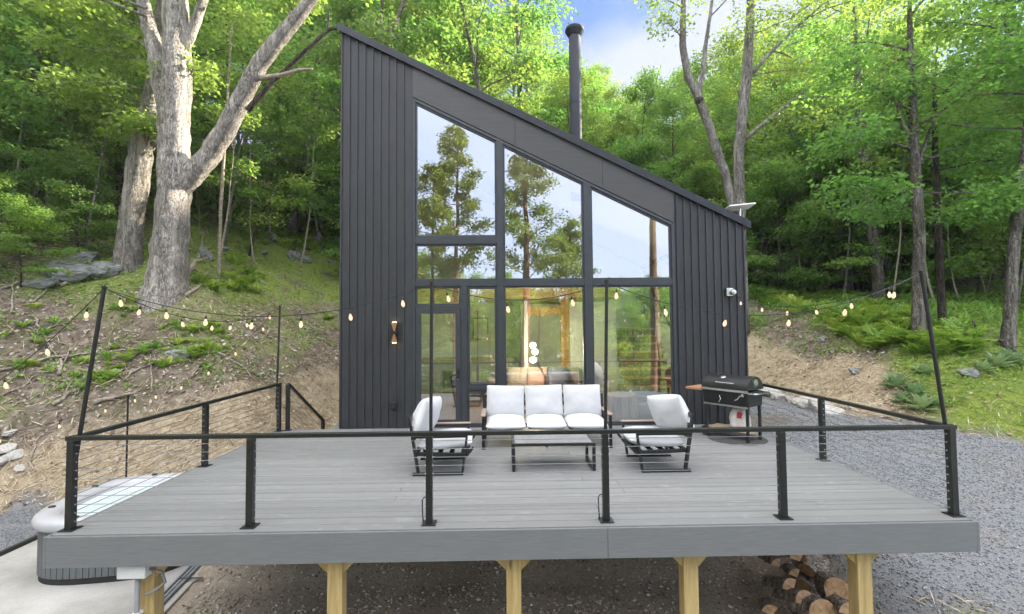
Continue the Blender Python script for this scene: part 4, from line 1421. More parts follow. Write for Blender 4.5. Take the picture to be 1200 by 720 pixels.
PROTO = {}
PROTO['tall_a'] = make_tree('forest_tree', None, 'tree', 1, 15, .17, .26, 3.3, 20, 6, 30, .175, M['leaf'], M['bark_grey'])
PROTO['tall_b'] = make_tree('forest_tree', None, 'tree', 2, 16, .20, .34, 3.6, 19, 6, 30, .18, M['leaf_yellow'], M['bark_grey'])
PROTO['tall_c'] = make_tree('forest_tree', None, 'tree', 3, 14, .15, .24, 3.1, 20, 6, 29, .17, M['leaf'], M['bark_dark'])
PROTO['tall_d'] = make_tree('forest_tree', None, 'tree', 4, 17, .19, .46, 3.4, 16, 6, 32, .18, M['leaf_dark'], M['bark_grey'])
PROTO['airy'] = make_tree('forest_tree', None, 'tree', 5, 15, .14, .40, 3.4, 17, 6, 20, .165, M['leaf_yellow'], M['bark_grey'], dense=.8)
PROTO['under_a'] = make_tree('understory_tree', None, 'tree', 6, 5.5, .05, .12, 2.3, 15, 6, 28, .125, M['leaf'], M['bark_dark'], rad=.5, flat=.06, low=.8)
PROTO['under_b'] = make_tree('understory_tree', None, 'tree', 7, 4.6, .045, .10, 2.1, 14, 6, 28, .125, M['leaf_dark'], M['bark_dark'], rad=.5, flat=.06, low=.9)
PROTO['under_c'] = make_tree('understory_tree', None, 'tree', 8, 6.8, .06, .18, 2.5, 16, 6, 28, .13, M['leaf_yellow'], M['bark_grey'], rad=.55, flat=.07, low=.8)
PROTO['shrub_a'] = make_tree('shrub', None, 'shrub', 9, 1.6, .02, .02, 1.0, 12, 5, 22, .12, M['leaf'], M['bark_dark'], rad=.3, flat=.06, low=.9)

USED = set()
def place(kind, x, y, s, rz, label, group=None, zs=1.0, name=None, sink=.0, cat=None):
    p = PROTO[kind]
    o = p if kind not in USED else copy_tree(p)
    USED.add(kind)
    if name: o.name = name
    o.location = (x, y, gz(x, y) - sink)
    o.rotation_euler = (0, 0, rz)
    o.scale = (s, s, s * zs)
    tag(o, label, cat, group)
    return o

rng = np.random.default_rng(21)
pts_ = []
def try_pt(x, y, dmin):
    for a, b in pts_:
        if (a - x) ** 2 + (b - y) ** 2 < dmin * dmin: return False
    pts_.append((x, y)); return True

PROTO['sapling_a'] = make_tree('sapling', None, 'sapling', 15, 6.5, .035, .45, 1.0, 7, 3, 14, .12, M['leaf'], M['deadwood'], rad=.35, lean=.12, flat=.06)
PROTO['sapling_b'] = make_tree('sapling', None, 'sapling', 16, 7.5, .045, .5, 1.2, 8, 3, 14, .12, M['leaf_yellow'], M['bark_pale'], rad=.35, lean=.16, flat=.06)
def max_elev(px):          # how high the tree line stands in the photo at this bearing (tangent)
    return float(np.interp(px, [-400, 625, 640, 690, 780, 800, 960, 1060, 1130, 1200, 1600], [9, 9, .60, .53, .53, .57, .56, .58, .53, .60, .8]))

# the wood on the hill: rings of trees, near ones first
FL = {'l': 'tall leafy tree in the dense wood on the slope left of the house',
      'm': 'tall sunlit tree rising behind the roof of the house',
      'r': 'tall leafy tree in the dense wood on the slope right of the house'}
GRP = {'l': 'forest trees left of the house', 'm': 'forest trees behind the house', 'r': 'forest trees right of the house'}
n_for = 0
for (d0, d1, tries, dmin) in ((19.5, 27, 700, 2.7), (27, 38, 600, 3.4), (38, 56, 400, 4.6), (56, 85, 300, 7.0)):
    for _ in range(tries):
        y = rng.uniform(d0, d1); x = rng.uniform(-1.22 * y, 1.28 * y)
        td = float(toe_dist(np.array([x]), np.array([y]))[0])
        px = 588 + x / y * 560
        if px < 400 and td < (8.8 if px < 225 else 12.6): continue
        if px >= 400 and px < 860 and td < 6: continue
        if px >= 860 and td < 9.0: continue
        if not try_pt(x, y, dmin): continue
        g = gz(x, y)
        lim = CAM_H + max_elev(px) * y
        side = 'l' if px < 400 else ('m' if px < 700 else 'r')
        k = rng.choice(['tall_a', 'tall_b', 'tall_c', 'tall_d', 'airy'], p=[.28, .26, .24, .14, .08])
        h0 = PROTO[k]['_h']
        s = rng.uniform(.85, 1.2)
        if h0 * s + g > lim: s = (lim - g) / h0 * rng.uniform(.82, 1.0)
        if s < .30: continue
        if s < .55 and rng.random() < .5: continue
        place(k, x, y, s, rng.uniform(0, 6.28), FL[side], GRP[side], rng.uniform(.92, 1.1))
        n_for += 1
for (px, d, top) in ((905, 23, .60), (955, 27, .62), (1010, 24, .68), (1110, 22, .70), (1165, 25, .66), (985, 33, .60), (1060, 30, .66)):
    x = (px - 588) / 560 * d; g = gz(x, d); pts_.append((x, d))
    place('airy', x, d, (CAM_H + top * d - g) / 15, rng.uniform(0, 6.28), 'open airy tree with sky showing through its crown, right of the house', 'airy trees right of the house', 1.0)
# extra wood beyond both edges of the frame, that shades the yard from the low sun
for _ in range(400):
    x = rng.uniform(15, 60); y = rng.uniform(0, 36)
    px = 588 + x / y * 560
    if px < 1240 or float(toe_dist(np.array([x]), np.array([y]))[0]) < 5: continue
    if not try_pt(x, y, 3.6): continue
    place(rng.choice(['tall_a', 'tall_c', 'tall_d']), x, y, rng.uniform(.9, 1.15), rng.uniform(0, 6.28), FL['r'], GRP['r'])
for _ in range(260):
    x = rng.uniform(-62, -17); y = rng.uniform(2, 34)
    if x / y > -1.16 or float(toe_dist(np.array([x]), np.array([y]))[0]) < 8.5: continue
    if not try_pt(x, y, 3.8): continue
    place(rng.choice(['tall_a', 'tall_b', 'tall_c']), x, y, rng.uniform(.85, 1.1), rng.uniform(0, 6.28), FL['l'], GRP['l'])
# understory along the edge of the wood
UL = {'l': 'small layered understory tree at the edge of the wood left of the house', 'm': 'small understory tree just behind the house', 'r': 'small layered understory tree at the edge of the wood right of the house'}
UG = {'l': 'understory trees left of the house', 'm': 'understory trees behind the house', 'r': 'understory trees right of the house'}
upts = []
for _ in range(2600):
    y = rng.uniform(13, 32); x = rng.uniform(-1.2 * y, 1.2 * y)
    td = float(toe_dist(np.array([x]), np.array([y]))[0])
    px = 588 + x / y * 560
    lo_ = np.interp(px, [0, 120, 230, 300, 400, 401, 860, 861, 900, 1000, 1100, 1200], [6.5, 7.6, 10.6, 11.6, 11.6, 5, 5, 5.8, 6.4, 8.0, 9.0, 9.4])
    if td < lo_ + .5 or td > lo_ + (8 if px < 400 else 11): continue
    if any((a - x) ** 2 + (b - y) ** 2 < (2.1 if px < 400 else 1.55) ** 2 for a, b in upts): continue
    g = gz(x, y); s = rng.uniform(.6, 1.1)
    lim = CAM_H + min(max_elev(px), .8) * y
    k = rng.choice(['under_a', 'under_b', 'under_c'], p=[.42, .18, .40])
    if PROTO[k]['_h'] * s + g > lim: continue
    side = 'l' if px < 400 else ('m' if px < 860 else 'r')
    place(k, x, y, s, rng.uniform(0, 6.28), UL[side], UG[side]); upts.append((x, y))

spts = []
for _ in range(900):
    y = rng.uniform(13, 27); x = rng.uniform(-1.15 * y, 1.15 * y)
    td = float(toe_dist(np.array([x]), np.array([y]))[0]); px = 588 + x / y * 560
    if 390 < px < 880: continue
    if not ((px <= 390 and 7.0 < td < 13) or (px >= 880 and 7.5 < td < 14)): continue
    if any((a - x) ** 2 + (b - y) ** 2 < 1.3 ** 2 for a, b in spts): continue
    if len(spts) > 90: break
    spts.append((x, y))
    sd_ = 'left' if px < 400 else 'right'
    place(rng.choice(['sapling_a', 'sapling_b']), x, y, rng.uniform(.7, 1.25), rng.uniform(0, 6.28), 'thin pale sapling stem at the edge of the wood ' + sd_ + ' of the house', 'thin saplings ' + sd_ + ' of the house')

# ------------------------------------------------------------------ individual trees, surveyed from the photograph
def traced_trunk(mb, rows, Y, n=12, flare=0, jit=0.0):
    """rows: (px, py, width px[, depth offset]) -> a trunk or limb at distance Y, true size"""
    pts, rad = [], []
    for r_ in rows:
        yy = Y + (r_[3] if len(r_) > 3 else 0)
        pts.append(at(r_[0], r_[1], yy)); rad.append(r_[2] / 2 / CAM_F * yy)
    # refine
    P, Q = [], []
    for i in range(len(pts) - 1):
        for k in range(5):
            u = k / 5; uu = u * u * (3 - 2 * u) * .4 + u * .6
            P.append(pts[i].lerp(pts[i + 1], u)); Q.append(rad[i] * (1 - uu) + rad[i + 1] * uu)
    P.append(pts[-1]); Q.append(rad[-1])
    for i in range(1, len(P) - 1):
        P[i] = P[i] + Vector((random.uniform(-1, 1), random.uniform(-1, 1), 0)) * Q[i] * .07
    ph = random.random() * 6
    def fl(i, th):
        h = (P[i] - P[0]).length
        k = math.exp(-h / .38) * flare
        return 1 + k * (.30 * math.cos(3 * th + ph) + .22 * math.cos(5 * th + 1.3 * ph)) + .05 * math.cos(3 * th + i * .35 + ph) + .035 * math.cos(7 * th - i * .5)
    mb.tube(P, Q, n, True, fl)
    return P

def crown_on(root, mb, seed, specs, nleaf, size, leafm, rad=.6, flat=.12, n2=6, dense=1):
    """specs: (point, direction, length, radius) limbs carrying leaf sprays; the limbs join the trunk mesh mb"""
    rng_ = np.random.default_rng(seed)
    C, A = [], []
    for p, d, ln, r0 in specs:
        limbs_and_sprays(rng_, mb, p, d, ln, r0, n2, C, A, .02, dense)
    off = Vector(root.location)
    Vv, Ff = spray_leaves(rng_, np.array([tuple(c - off) for c in C]), fixA(A), nleaf, rad, size, flat)
    return np_mesh('crown', Vv, Ff, leafm, root)

# the big pale maple on the left bank
b = hit(192, 380)
YB = b.y + .95
big = thing('maple_tree', 'massive pale grey tree with a forked trunk and flared foot on the left bank', 'tree', b)
mb = MB()
mainp = traced_trunk(mb, [(192, 440, 96), (192, 400, 78), (193, 370, 62), (196, 335, 43), (199, 290, 37), (203, 240, 34), (205, 190, 33), (205, 140, 32), (207, 90, 30), (207, 40, 28), (206, 0, 25), (205, -60, 24), (212, -150, 18), (205, -260, 9)], YB, 20, 1.0)
traced_trunk(mb, [(203, 150, 22), (190, 100, 21), (181, 60, 18), (172, 20, 15, .2), (160, -40, 12, .5), (140, -120, 7, .9)], YB + .1, 10)
rl = traced_trunk(mb, [(210, 225, 20), (226, 205, 24), (248, 180, 23), (266, 150, 22, -.2), (283, 115, 20, -.4), (305, 75, 19, -.6), (330, 42, 17, -.8), (362, 2, 14, -1), (400, -50, 10, -1.2), (430, -120, 6, -1.5)], YB, 12)
traced_trunk(mb, [(215, 60, 12), (228, 30, 11), (238, 0, 10), (255, -50, 7, .3)], YB, 8)
bigmb = mb
mb = MB()
traced_trunk(mb, [(290, 130, 7, -.5), (318, 98, 6, -.6), (350, 68, 5, -.7), (385, 35, 4, -.8), (408, 30, 2.5, -.9)], YB, 7)
traced_trunk(mb, [(384, 36, 3, -.8), (386, 14, 2, -.8)], YB, 6)
mb.build('dark_limb', M['bark_dark'], big, smooth=True)
mb = MB()
traced_trunk(mb, [(305, 92, 6, -.6), (330, 88, 5, -.7), (350, 82, 4, -.8), (366, 81, 2, -.9)], YB, 7)
mb.build('broken_limb', M['deadwood'], big, smooth=True)
specs = []
rr_ = np.random.default_rng(5)
for (px, py, dx, dz, ln) in ((205, -60, -1, .2, 3.2), (205, -60, 1, .3, 3.0), (172, 10, -1, .1, 3.2), (160, -40, -.8, .3, 3), (140, -110, -1, .3, 3), (210, -150, .4, .8, 3), (206, -230, -.5, .6, 3),
                            (240, -10, .8, .2, 2.4), (362, 0, .8, .4, 2.6), (400, -50, .6, .5, 2.6), (430, -110, .5, .6, 2.4), (205, -200, .7, .5, 3), (172, 20, -.6, -.1, 2.6), (182, 60, -1, .05, 2.6), (330, 40, .3, .7, 1.8)):
    specs.append((at(px, py, YB), Vector((dx, rr_.normal(-.1, .6), dz)), ln, .05))
crown_on(big, bigmb, 31, specs, 30, .155, M['leaf_yellow'])
bigmb.build('trunk', bark('big_maple_bark', (.17, .152, .132), (.335, .305, .27), (.50, .465, .425), .5, .9), big, smooth=True)

# second, shorter grey trunk just behind
b = hit(150, 328)
b.y += .55
t2 = thing('maple_tree', 'thick leaning grey trunk just left of and behind the massive pale tree', 'tree', b)
mb = MB()
traced_trunk(mb, [(148, 372, 60), (149, 345, 44), (150, 320, 32), (152, 280, 25), (156, 240, 24), (162, 200, 25), (170, 160, 23), (178, 120, 21), (184, 80, 18), (190, 30, 16), (197, -40, 12), (204, -130, 7)], b.y, 16, .9)
specs = []
for (px, py, dx, dz, ln) in ((178, 110, -1, .1, 2.4), (176, 125, -.6, .0, 2.0), (184, 80, -1, .3, 2.6), (188, 40, -1, .2, 3), (190, 10, .6, .3, 2.6), (197, -40, -1, .4, 3), (204, -110, .3, .8, 3), (180, 100, .8, .0, 2.0), (172, 150, .4, -.1, 1.2)):
    specs.append((at(px, py, b.y), Vector((dx, rr_.normal(-.3, .5), dz)), ln, .04))
crown_on(t2, mb, 32, specs, 30, .145, M['leaf'])
mb.build('trunk', bark('second_maple_bark', (.13, .115, .095), (.27, .245, .21), (.43, .395, .35), .6), t2, smooth=True)

# forked trees and slim trunks; (rows, distance, ...)
def traced_tree(label, rowsets, Y, specs, barkm, leafm, nleaf=24, size=.17, n=9, seed=1, flare=.4, dense=1, rad=.6):
    b = at(rowsets[0][0][0], rowsets[0][0][1], Y)
    o = thing('slender_tree', label, 'tree', (b.x, b.y, min(b.z, gz(b.x, b.y))))
    mb = MB()
    g = gz(b.x, b.y) - .3
    first = rowsets[0][0]
    for k, rows in enumerate(rowsets):
        if k == 0 and b.z > g:      # carry the trunk down to the ground
            P0 = [Vector((b.x, b.y, g)), b]
            w_ = first[2] / 2 / CAM_F * Y
            mb.tube(P0, [w_ * 1.25, w_], n)
        traced_trunk(mb, rows, Y, n, flare if k == 0 else 0)
    sp = []
    for (px, py, dx, dz, ln) in specs: sp.append((at(px, py, Y), Vector((dx, rr_.normal(0, .5), dz)), ln, .03))
    if sp: crown_on(o, mb, seed, sp, nleaf, size, leafm, rad, dense=dense)
    mb.build('trunk', barkm, o, smooth=True)
    return o
traced_tree('forked pale trunk pair rising behind the low right end of the roof',
            [[(868, 300, 13), (867, 240, 13), (866, 180, 12), (870, 130, 12), (876, 80, 12), (879, 30, 10), (881, -40, 8), (884, -140, 4)],
             [(860, 250, 9, -.1), (850, 205, 10, -.15), (838, 170, 10, -.2), (826, 135, 10, -.25), (818, 112, 10, -.3), (806, 90, 9, -.3), (800, 55, 8, -.3), (801, 0, 6, -.3), (804, -80, 4, -.3)],
             [(818, 112, 7, -.3), (824, 85, 6, -.1), (826, 60, 5), (832, 20, 4), (840, -40, 2.5)],
             [(871, 165, 5), (900, 140, 4), (930, 118, 3), (945, 105, 1.5)],
             [(878, 90, 5), (905, 60, 4), (935, 30, 3.5), (965, 5, 2)]], 17.2,
            [(879, 40, 1, .3, 3), (881, 0, -1, .4, 2.6), (884, -60, .8, .6, 3), (801, 10, -1, .3, 1.6), (832, 20, .6, .4, 2.2), (930, 118, .8, .1, 2.2), (900, 140, .6, -.1, 1.8), (935, 32, .9, .2, 2.6), (965, 5, .8, .3, 2.8), (878, 90, .9, .1, 2.2), (800, 50, -.6, .5, 1.2), (884, -120, 0, 1, 3), (920, 55, .9, .2, 2.4), (950, 20, 1, .1, 3), (905, 60, .7, -.1, 2.2), (840, -30, .3, .5, 2), (879, 10, 1, .1, 2.8), (881, -30, .9, .3, 3.2), (875, 60, -.7, .3, 1.6)],
            M['bark_pale'], M['leaf_yellow'], 17, .125, 10, 41, .2, .85)
mb = MB()
bp2 = at(819, 118, 17.2 - .3)
prof = [(.001, -.17), (.09, -.15), (.15, -.06), (.165, .03), (.13, .12), (.05, .17), (.001, .18)]
mb.lathe(prof, bp2, 14)
burl = mb.build('trunk_burl', M['bark_dark'], bpy.data.objects[[o.name for o in bpy.data.objects if o.name.startswith('slender_tree')][-1]], smooth=True)
traced_tree('straight grey trunk standing in the bright ferns on the right bank',
            [[(1076, 402, 17), (1076, 380, 14), (1077, 330, 13), (1077, 280, 12), (1074, 220, 11), (1071, 160, 10), (1069, 100, 8), (1066, 40, 6), (1066, -20, 3)],
             [(1071, 170, 5), (1058, 145, 4), (1050, 120, 3)], [(1073, 200, 5), (1084, 170, 4), (1095, 140, 3)]], hit(1076, 398).y,
            [(1074, 225, -1, .0, 2.2), (1074, 225, 1, -.05, 2.4), (1073, 190, .9, .2, 2.6), (1072, 175, -1, .2, 2.4), (1071, 150, .8, .3, 2.6), (1070, 130, -1, .4, 2.6), (1069, 100, .7, .3, 2.8), (1067, 60, -.8, .4, 2.6), (1066, 20, .4, .7, 2.4), (1066, 0, -.3, .9, 2), (1075, 260, 1, -.1, 1.6)],
            M['bark_grey'], M['leaf'], 44, .115, 10, 42, .5)
traced_tree('leaning bare trunk left of the straight grey one on the fern bank',
            [[(1031, 362, 13), (1028, 320, 12), (1023, 270, 12), (1017, 220, 12), (1012, 180, 11), (1006, 120, 9), (1004, 60, 6), (1000, 0, 3)],
             [(1024, 285, 6), (1040, 245, 5), (1048, 200, 4)]], hit(1031, 360).y + 1,
            [(1008, 140, -1, .2, 2.6), (1006, 120, 1, .3, 2.6), (1005, 80, -.8, .4, 2.6), (1004, 60, .8, .4, 2.6), (1001, 20, -.3, .8, 2.6), (1010, 165, 1, .1, 2)],
            M['bark_grey'], M['leaf_yellow'], 36, .13, 9, 43, .3)
traced_tree('rough bare trunk at the far right edge of the yard',
            [[(1181, 412, 15), (1183, 370, 12), (1186, 320, 12), (1190, 270, 11), (1196, 220, 10), (1203, 160, 9), (1212, 90, 8), (1220, 10, 5)],
             [(1181, 400, 4), (1160, 398, 3), (1148, 395, 2.5), (1140, 375, 2)]], hit(1181, 410).y,
            [(1203, 150, -1, .1, 2.6), (1208, 110, -1, .2, 2.8), (1212, 90, .8, .3, 2.6), (1216, 50, -1, .3, 3), (1220, 10, -.4, .7, 2.8)],
            M['bark_grey'], M['leaf'], 40, .115, 9, 44, .4)
traced_tree('dark straight trunk right of the fern bank',
            [[(1104, 388, 9), (1103, 350, 8), (1101, 310, 8), (1098, 250, 7), (1096, 180, 6), (1095, 100, 4)]], hit(1104, 386).y + .5,
            [(1097, 200, 1, .1, 2.2), (1096, 160, -1, .3, 2.2), (1095, 120, .6, .5, 2.2), (1098, 240, -.8, 0, 1.6)], M['bark_dark'], M['leaf_dark'], 38, .12, 8, 45, .3)
traced_tree('dark trunk under the trees behind the right fern bed',
            [[(976, 345, 7), (975, 310, 7), (973, 260, 6), (972, 200, 6), (971, 130, 4)]], hit(976, 342).y + .5,
            [(973, 250, -1, .0, 2), (973, 230, 1, .1, 2), (972, 190, -1, .2, 2.2), (971, 150, .7, .4, 2.2)], M['bark_dark'], M['leaf'], 36, .125, 8, 46, .3)
traced_tree('thin white birch-like stem right of the massive tree',
            [[(257, 330, 4), (257, 290, 4), (259, 240, 4), (262, 190, 3.6), (265, 140, 3), (268, 90, 2.5), (272, 30, 2)]], hit(257, 328).y,
            [(265, 140, 1, .1, 1.2), (268, 90, -1, .2, 1.2), (271, 50, .6, .5, 1.3)], M['deadwood'], M['leaf'], 20, .13, 7, 47, .1)
traced_tree('thin crooked grey stem right of the birch-like stem',
            [[(267, 262, 5), (272, 245, 4), (280, 225, 4), (286, 195, 3.5), (289, 160, 3), (296, 120, 2.5), (300, 80, 2)], [(281, 224, 2.5), (290, 230, 2), (297, 240, 1.5)]], hit(267, 262).y,
            [(289, 160, 1, .1, 1.3), (294, 130, -1, .2, 1.3), (299, 90, .4, .6, 1.3)], M['deadwood'], M['leaf'], 20, .13, 7, 48, .1)
for (x0, x1, lab) in ((371, 381, 'pale thin sapling stem close to the left wall of the house'), (379, 391, 'slanting thin sapling stem nearest the left wall of the house')):
    traced_tree(lab, [[(x0, 268, 3.5), (x0 + 2, 230, 3), (x1 - 2, 170, 2.5), (x1, 110, 2)]], hit(x0, 266).y,
                [(x1, 130, .8, .2, 1.2), (x1, 110, -.8, .3, 1.2)], M['deadwood'], M['leaf'], 18, .13, 6, 49 + x0, .1)
traced_tree('bare twisted pale sapling at the left edge of the wood',
            [[(42, 240, 6), (43, 215, 5), (46, 195, 4), (44, 165, 4), (38, 145, 3.5), (30, 125, 3), (18, 110, 2.5), (4, 100, 2)], [(42, 208, 4), (37, 195, 3.5), (33, 180, 3), (40, 170, 2)]], 19.0,
            [], M['deadwood'], M['leaf'], 1, .1, 8, 60, .1)
# layered green saplings reaching in from the left edge
for (px, py, s, lab) in ((26, 338, .50, 'low layered maple sapling spreading at the left edge above the rocks'), (-30, 318, .62, 'bright maple sapling reaching in from the left edge of the slope'), (92, 292, .42, 'small layered maple sapling behind the grey ledge')):
    p = hit(px, py)
    place('under_a', p.x, p.y, s, 1.0, lab, None, .8, 'maple_sapling')
traced_tree('arching sapling with drooping sprays right of the massive tree',
            [[(292, 300, 3), (300, 270, 3), (312, 240, 2.5), (330, 215, 2)]], hit(292, 300).y,
            [(300, 262, 1, .1, 1.6), (312, 240, .9, -.1, 1.6), (322, 225, -.6, .3, 1.3), (330, 215, 1, -.25, 1.5)], M['bark_dark'], M['leaf_yellow'], 16, .12, 6, 62, .1)
traced_tree('leafy branch tree overhanging the high left corner of the roof',
            [[(440, 220, 8), (446, 120, 7), (452, 60, 6), (470, 10, 5), (490, -50, 3)]], 20.5,
            [(452, 60, -1, .1, 2.6), (452, 50, 1, .1, 2.6), (470, 10, 1, .3, 2.8), (460, 30, -.9, .3, 2.6), (485, -30, .8, .4, 2.6), (446, 110, -.9, .1, 2), (446, 100, .9, .1, 2.2)], M['bark_grey'], M['leaf_yellow'], 26, .18, 8, 63, .2)

# ------------------------------------------------------------------ trees behind the photographer, seen only as reflections in the glass
def pine(label, X, Y, ztop, r0, zcrown, crw, seed, lean=(0, 0)):
    g = gz(X, Y)
    rng_ = np.random.default_rng(seed)
    o = thing('pine_tree', label, 'tree', (X, Y, g))
    mb = MB()
    H = ztop - g
    P = [Vector((X + lean[0] * u, Y + lean[1] * u, g - .3 + (H + .3) * u)) + Vector((rng_.normal(0, .05), rng_.normal(0, .05), 0)) for u in np.linspace(0, 1, 12)]
    mb.tube(P, [r0 * (1 - .85 * (i / 11) ** 1.3) for i in range(12)], 9)
    C, A = [], []
    n = 28
    for i in range(n):
        u = (zcrown - g) / H + (1 - (zcrown - g) / H) * (i + rng_.random()) / n
        q, dd = along(P, min(u, .985))
        v_ = (u - (zcrown - g) / H) / (1 - (zcrown - g) / H)
        az = i * 2.4 + rng_.normal(0, .4)
        ln = crw * (1 - .7 * v_) * rng_.uniform(.3, 1.3)
        limbs_and_sprays(rng_, mb, q, (math.cos(az), math.sin(az), rng_.uniform(.1, .6)), ln, .03, 5, C, A, .02, .7)
    mb.build('trunk', M['bark_red'], o, smooth=True)
    off = np.array([X, Y, g])
    Vv, Ff = spray_leaves(rng_, np.array([tuple(c) for c in C]) - off, fixA(A), 32, .34, .15, .16, .0)
    np_mesh('crown', Vv, Ff, M['needle'], o)
    return o
def refl(px, Y, py):
    D = 18.18 - Y
    return (px - 588) / 560 * D, CAM_H + (382 - py) / 560 * D
for (px, Y, top, r0, zc, cw, sd, lab) in ((532, -8.5, 150, .20, 4.6, 2.3, 1, 'slim pine mirrored in the high left pane'), (613, -8, 168, .30, 4.4, 2.4, 2, 'sturdy pine mirrored in the middle panes'),
                                         (660, -11, 268, .16, 2.6, 2.3, 3, 'short bushy pine mirrored right of the middle pane'), (504, -10, 195, .16, 4.0, 2.2, 4, 'small pine mirrored at the left edge of the glass')):
    X, zt = refl(px, Y, top)
    pine(lab, X, Y, zt, r0, zc, cw, sd, (.2, 0))
X, zt = refl(764, -6.5, -60)
pine('tall bare-trunked pine mirrored at the right edge of the glass', X, -6.5, zt, .26, 12.5, 2.6, 9, (.5, 0))
VL = 'leafy tree on the valley side, mirrored low in the glass'
for _ in range(500):
    y = rng.uniform(-45, -13); x = rng.uniform(-1.0, 1.0) * (18 - y) * .55
    if not try_pt(x, y, 2.9): continue
    k = rng.choice(['tall_a', 'tall_c', 'tall_b', 'airy'])
    px = 588 + x / (18.18 - y) * 560
    topz = CAM_H + (.02 + .075 * rng.random() + (.04 if px < 520 else 0)) * (18.18 - y)
    s = (topz - gz(x, y)) / PROTO[k]['_h']
    if s < .3 or s > 1.6: continue
    place(k, x, y, s, rng.uniform(0, 6.28), VL, 'trees across the valley side')
for _ in range(60):
    y = rng.uniform(-12, -8.5); x = rng.uniform(-9, 11)
    if not try_pt(x, y, 1.8): continue
    k = rng.choice(['under_a', 'under_b', 'under_c'])
    place(k, x, y, rng.uniform(.75, 1.15), rng.uniform(0, 6.28), 'bushy understory tree on the valley side, mirrored low in the glass', 'understory trees on the valley side')
# ------------------------------------------------------------------ ferns and weeds
def fern_mesh(seed, nf=9, ln=.55):
    rng_ = np.random.default_rng(seed); P, D, N, L, W = [], [], [], [], []
    for f in range(nf):
        az = f * 2 * math.pi / nf + rng_.normal(0, .3); l_ = ln * rng_.uniform(.7, 1.15)
        el = rng_.uniform(.95, 1.35)
        p = Vector((0, 0, 0)); d = Vector((math.cos(az) * math.cos(el), math.sin(az) * math.cos(el), math.sin(el)))
        k = 15
        for i in range(k):
            d = (d + Vector((0, 0, -.085))).normalized(); p = p + d * (l_ / k)
            s = d.cross(Vector((0, 0, 1))).normalized(); up = s.cross(d)
            w = .17 * ln / .55 * math.sin(math.pi * (.12 + .86 * i / k)) ** .8
            for sg in (-1, 1):
                P.append(p); D.append(s * sg + d * .45 + up * rng_.normal(0, .15)); N.append(up); L.append(w); W.append(l_ / k * 1.05)
            P.append(p - d * (l_ / k)); D.append(d); N.append(up); L.append(l_ / k * 1.1); W.append(.010)
    return leaf_mesh(np.array(P), np.array(D), np.array(N), np.array(L), np.array(W), .05)
FERN = []
for k in range(4):
    Vv, Ff = fern_mesh(k, 8 + k, (.62, .75, .68, .5)[k])
    o = np_mesh('fern', Vv, Ff, M['fern']); FERN.append(o.data); bpy.data.objects.remove(o)
def fern(x, y, s, label, group):
    o = bpy.data.objects.new('fern', random.choice(FERN)); COL.objects.link(o)
    o.location = (x, y, gz(x, y) - .02); o.rotation_euler = (random.uniform(-.2, .2), random.uniform(-.2, .2), random.uniform(0, 6.28)); o.scale = (s, s, s * random.uniform(.8, 1.1))
    tag(o, label, 'fern', group)
cnt = 0
rf_ = np.random.default_rng(77)
for _ in range(9000):
    if cnt >= 165: break
    px, py = rf_.uniform(868, 1145), rf_.uniform(322, 425)
    lo = np.interp(px, [868, 900, 960, 1010, 1060, 1140], [335, 330, 340, 358, 372, 396]); hi_ = np.interp(px, [868, 900, 960, 1010, 1060, 1140], [348, 362, 378, 408, 415, 426])
    if not (lo < py < hi_): continue
    h = hit(px, py, 9, 40)
    if h.y > 30 or h.x < 4.9: continue
    fern(h.x, h.y, rf_.uniform(.5, .95), 'bright green fern in the dense fern bed on the right bank', 'ferns on the right bank'); cnt += 1
cnt = 0
for (cx_, cy_, rx, ry, n) in ((320, 258, 80, 30, 52), (285, 335, 40, 18, 18), (225, 405, 60, 22, 20), (255, 395, 26, 8, 7), (200, 430, 40, 14, 9), (120, 425, 40, 22, 11), (118, 448, 26, 12, 8), (50, 440, 50, 16, 7), (140, 365, 40, 16, 6), (382, 372, 12, 5, 4), (350, 290, 36, 16, 12), (240, 240, 20, 15, 6), (60, 390, 60, 20, 6)):
    for _ in range(n):
        h = hit(cx_ + rf_.normal(0, rx * .5), cy_ + rf_.normal(0, ry * .5), 9, 40)
        if h.y > 32: continue
        fern(h.x, h.y, rf_.uniform(.5, .85) * (.62 if cy_ > 350 else 1), 'yellow-green fern growing among leaf litter on the left bank', 'ferns on the left bank')
def weed(px, py, s, label):
    h = hit(px, py); rng_ = np.random.default_rng(int(px))
    P, D, N, L, W = [], [], [], [], []
    for k in range(16):
        az = k * 2.4; el = .15 + .075 * k
        d = np.array([math.cos(az) * math.cos(el), math.sin(az) * math.cos(el), math.sin(el)])
        P.append(d * .03); D.append(d); N.append((-d[0] * math.sin(el), -d[1] * math.sin(el), math.cos(el) + .2)); L.append(s * rng_.uniform(.7, 1.1)); W.append(s * .5)
    Vv, Ff = leaf_mesh(np.array(P), np.array(D), np.array(N), np.array(L), np.array(W), .15)
    o = np_mesh('broadleaf_weed', Vv, Ff, M['weed'], loc=(h.x, h.y, h.z)); tag(o, label, 'plant', 'broad-leaved weeds on the right bank')
for i, (px, py, s) in enumerate(((1050, 455, .42), (1072, 470, .40), (1080, 484, .45), (1058, 474, .3), (1083, 440, .3), (1168, 432, .4), (1152, 436, .3), (1178, 424, .3), (1098, 478, .28), (1190, 428, .35))):
    weed(px, py, s, ['largest pale broad-leaved weed at the foot of the right bank', 'broad-leaved weed just behind the right railing pole', 'broad-leaved weed low by the corner of the right railing', 'small broad-leaved weed between the larger ones', 'small broad-leaved weed up under the grey trunk', 'broad-leaved weed below the far right trunk', 'small broad-leaved weed left of the far right trunk', 'small broad-leaved weed at the foot of the far right trunk', 'small broad-leaved weed right of the leaning light pole', 'broad-leaved weed at the right edge of the bank'][i])

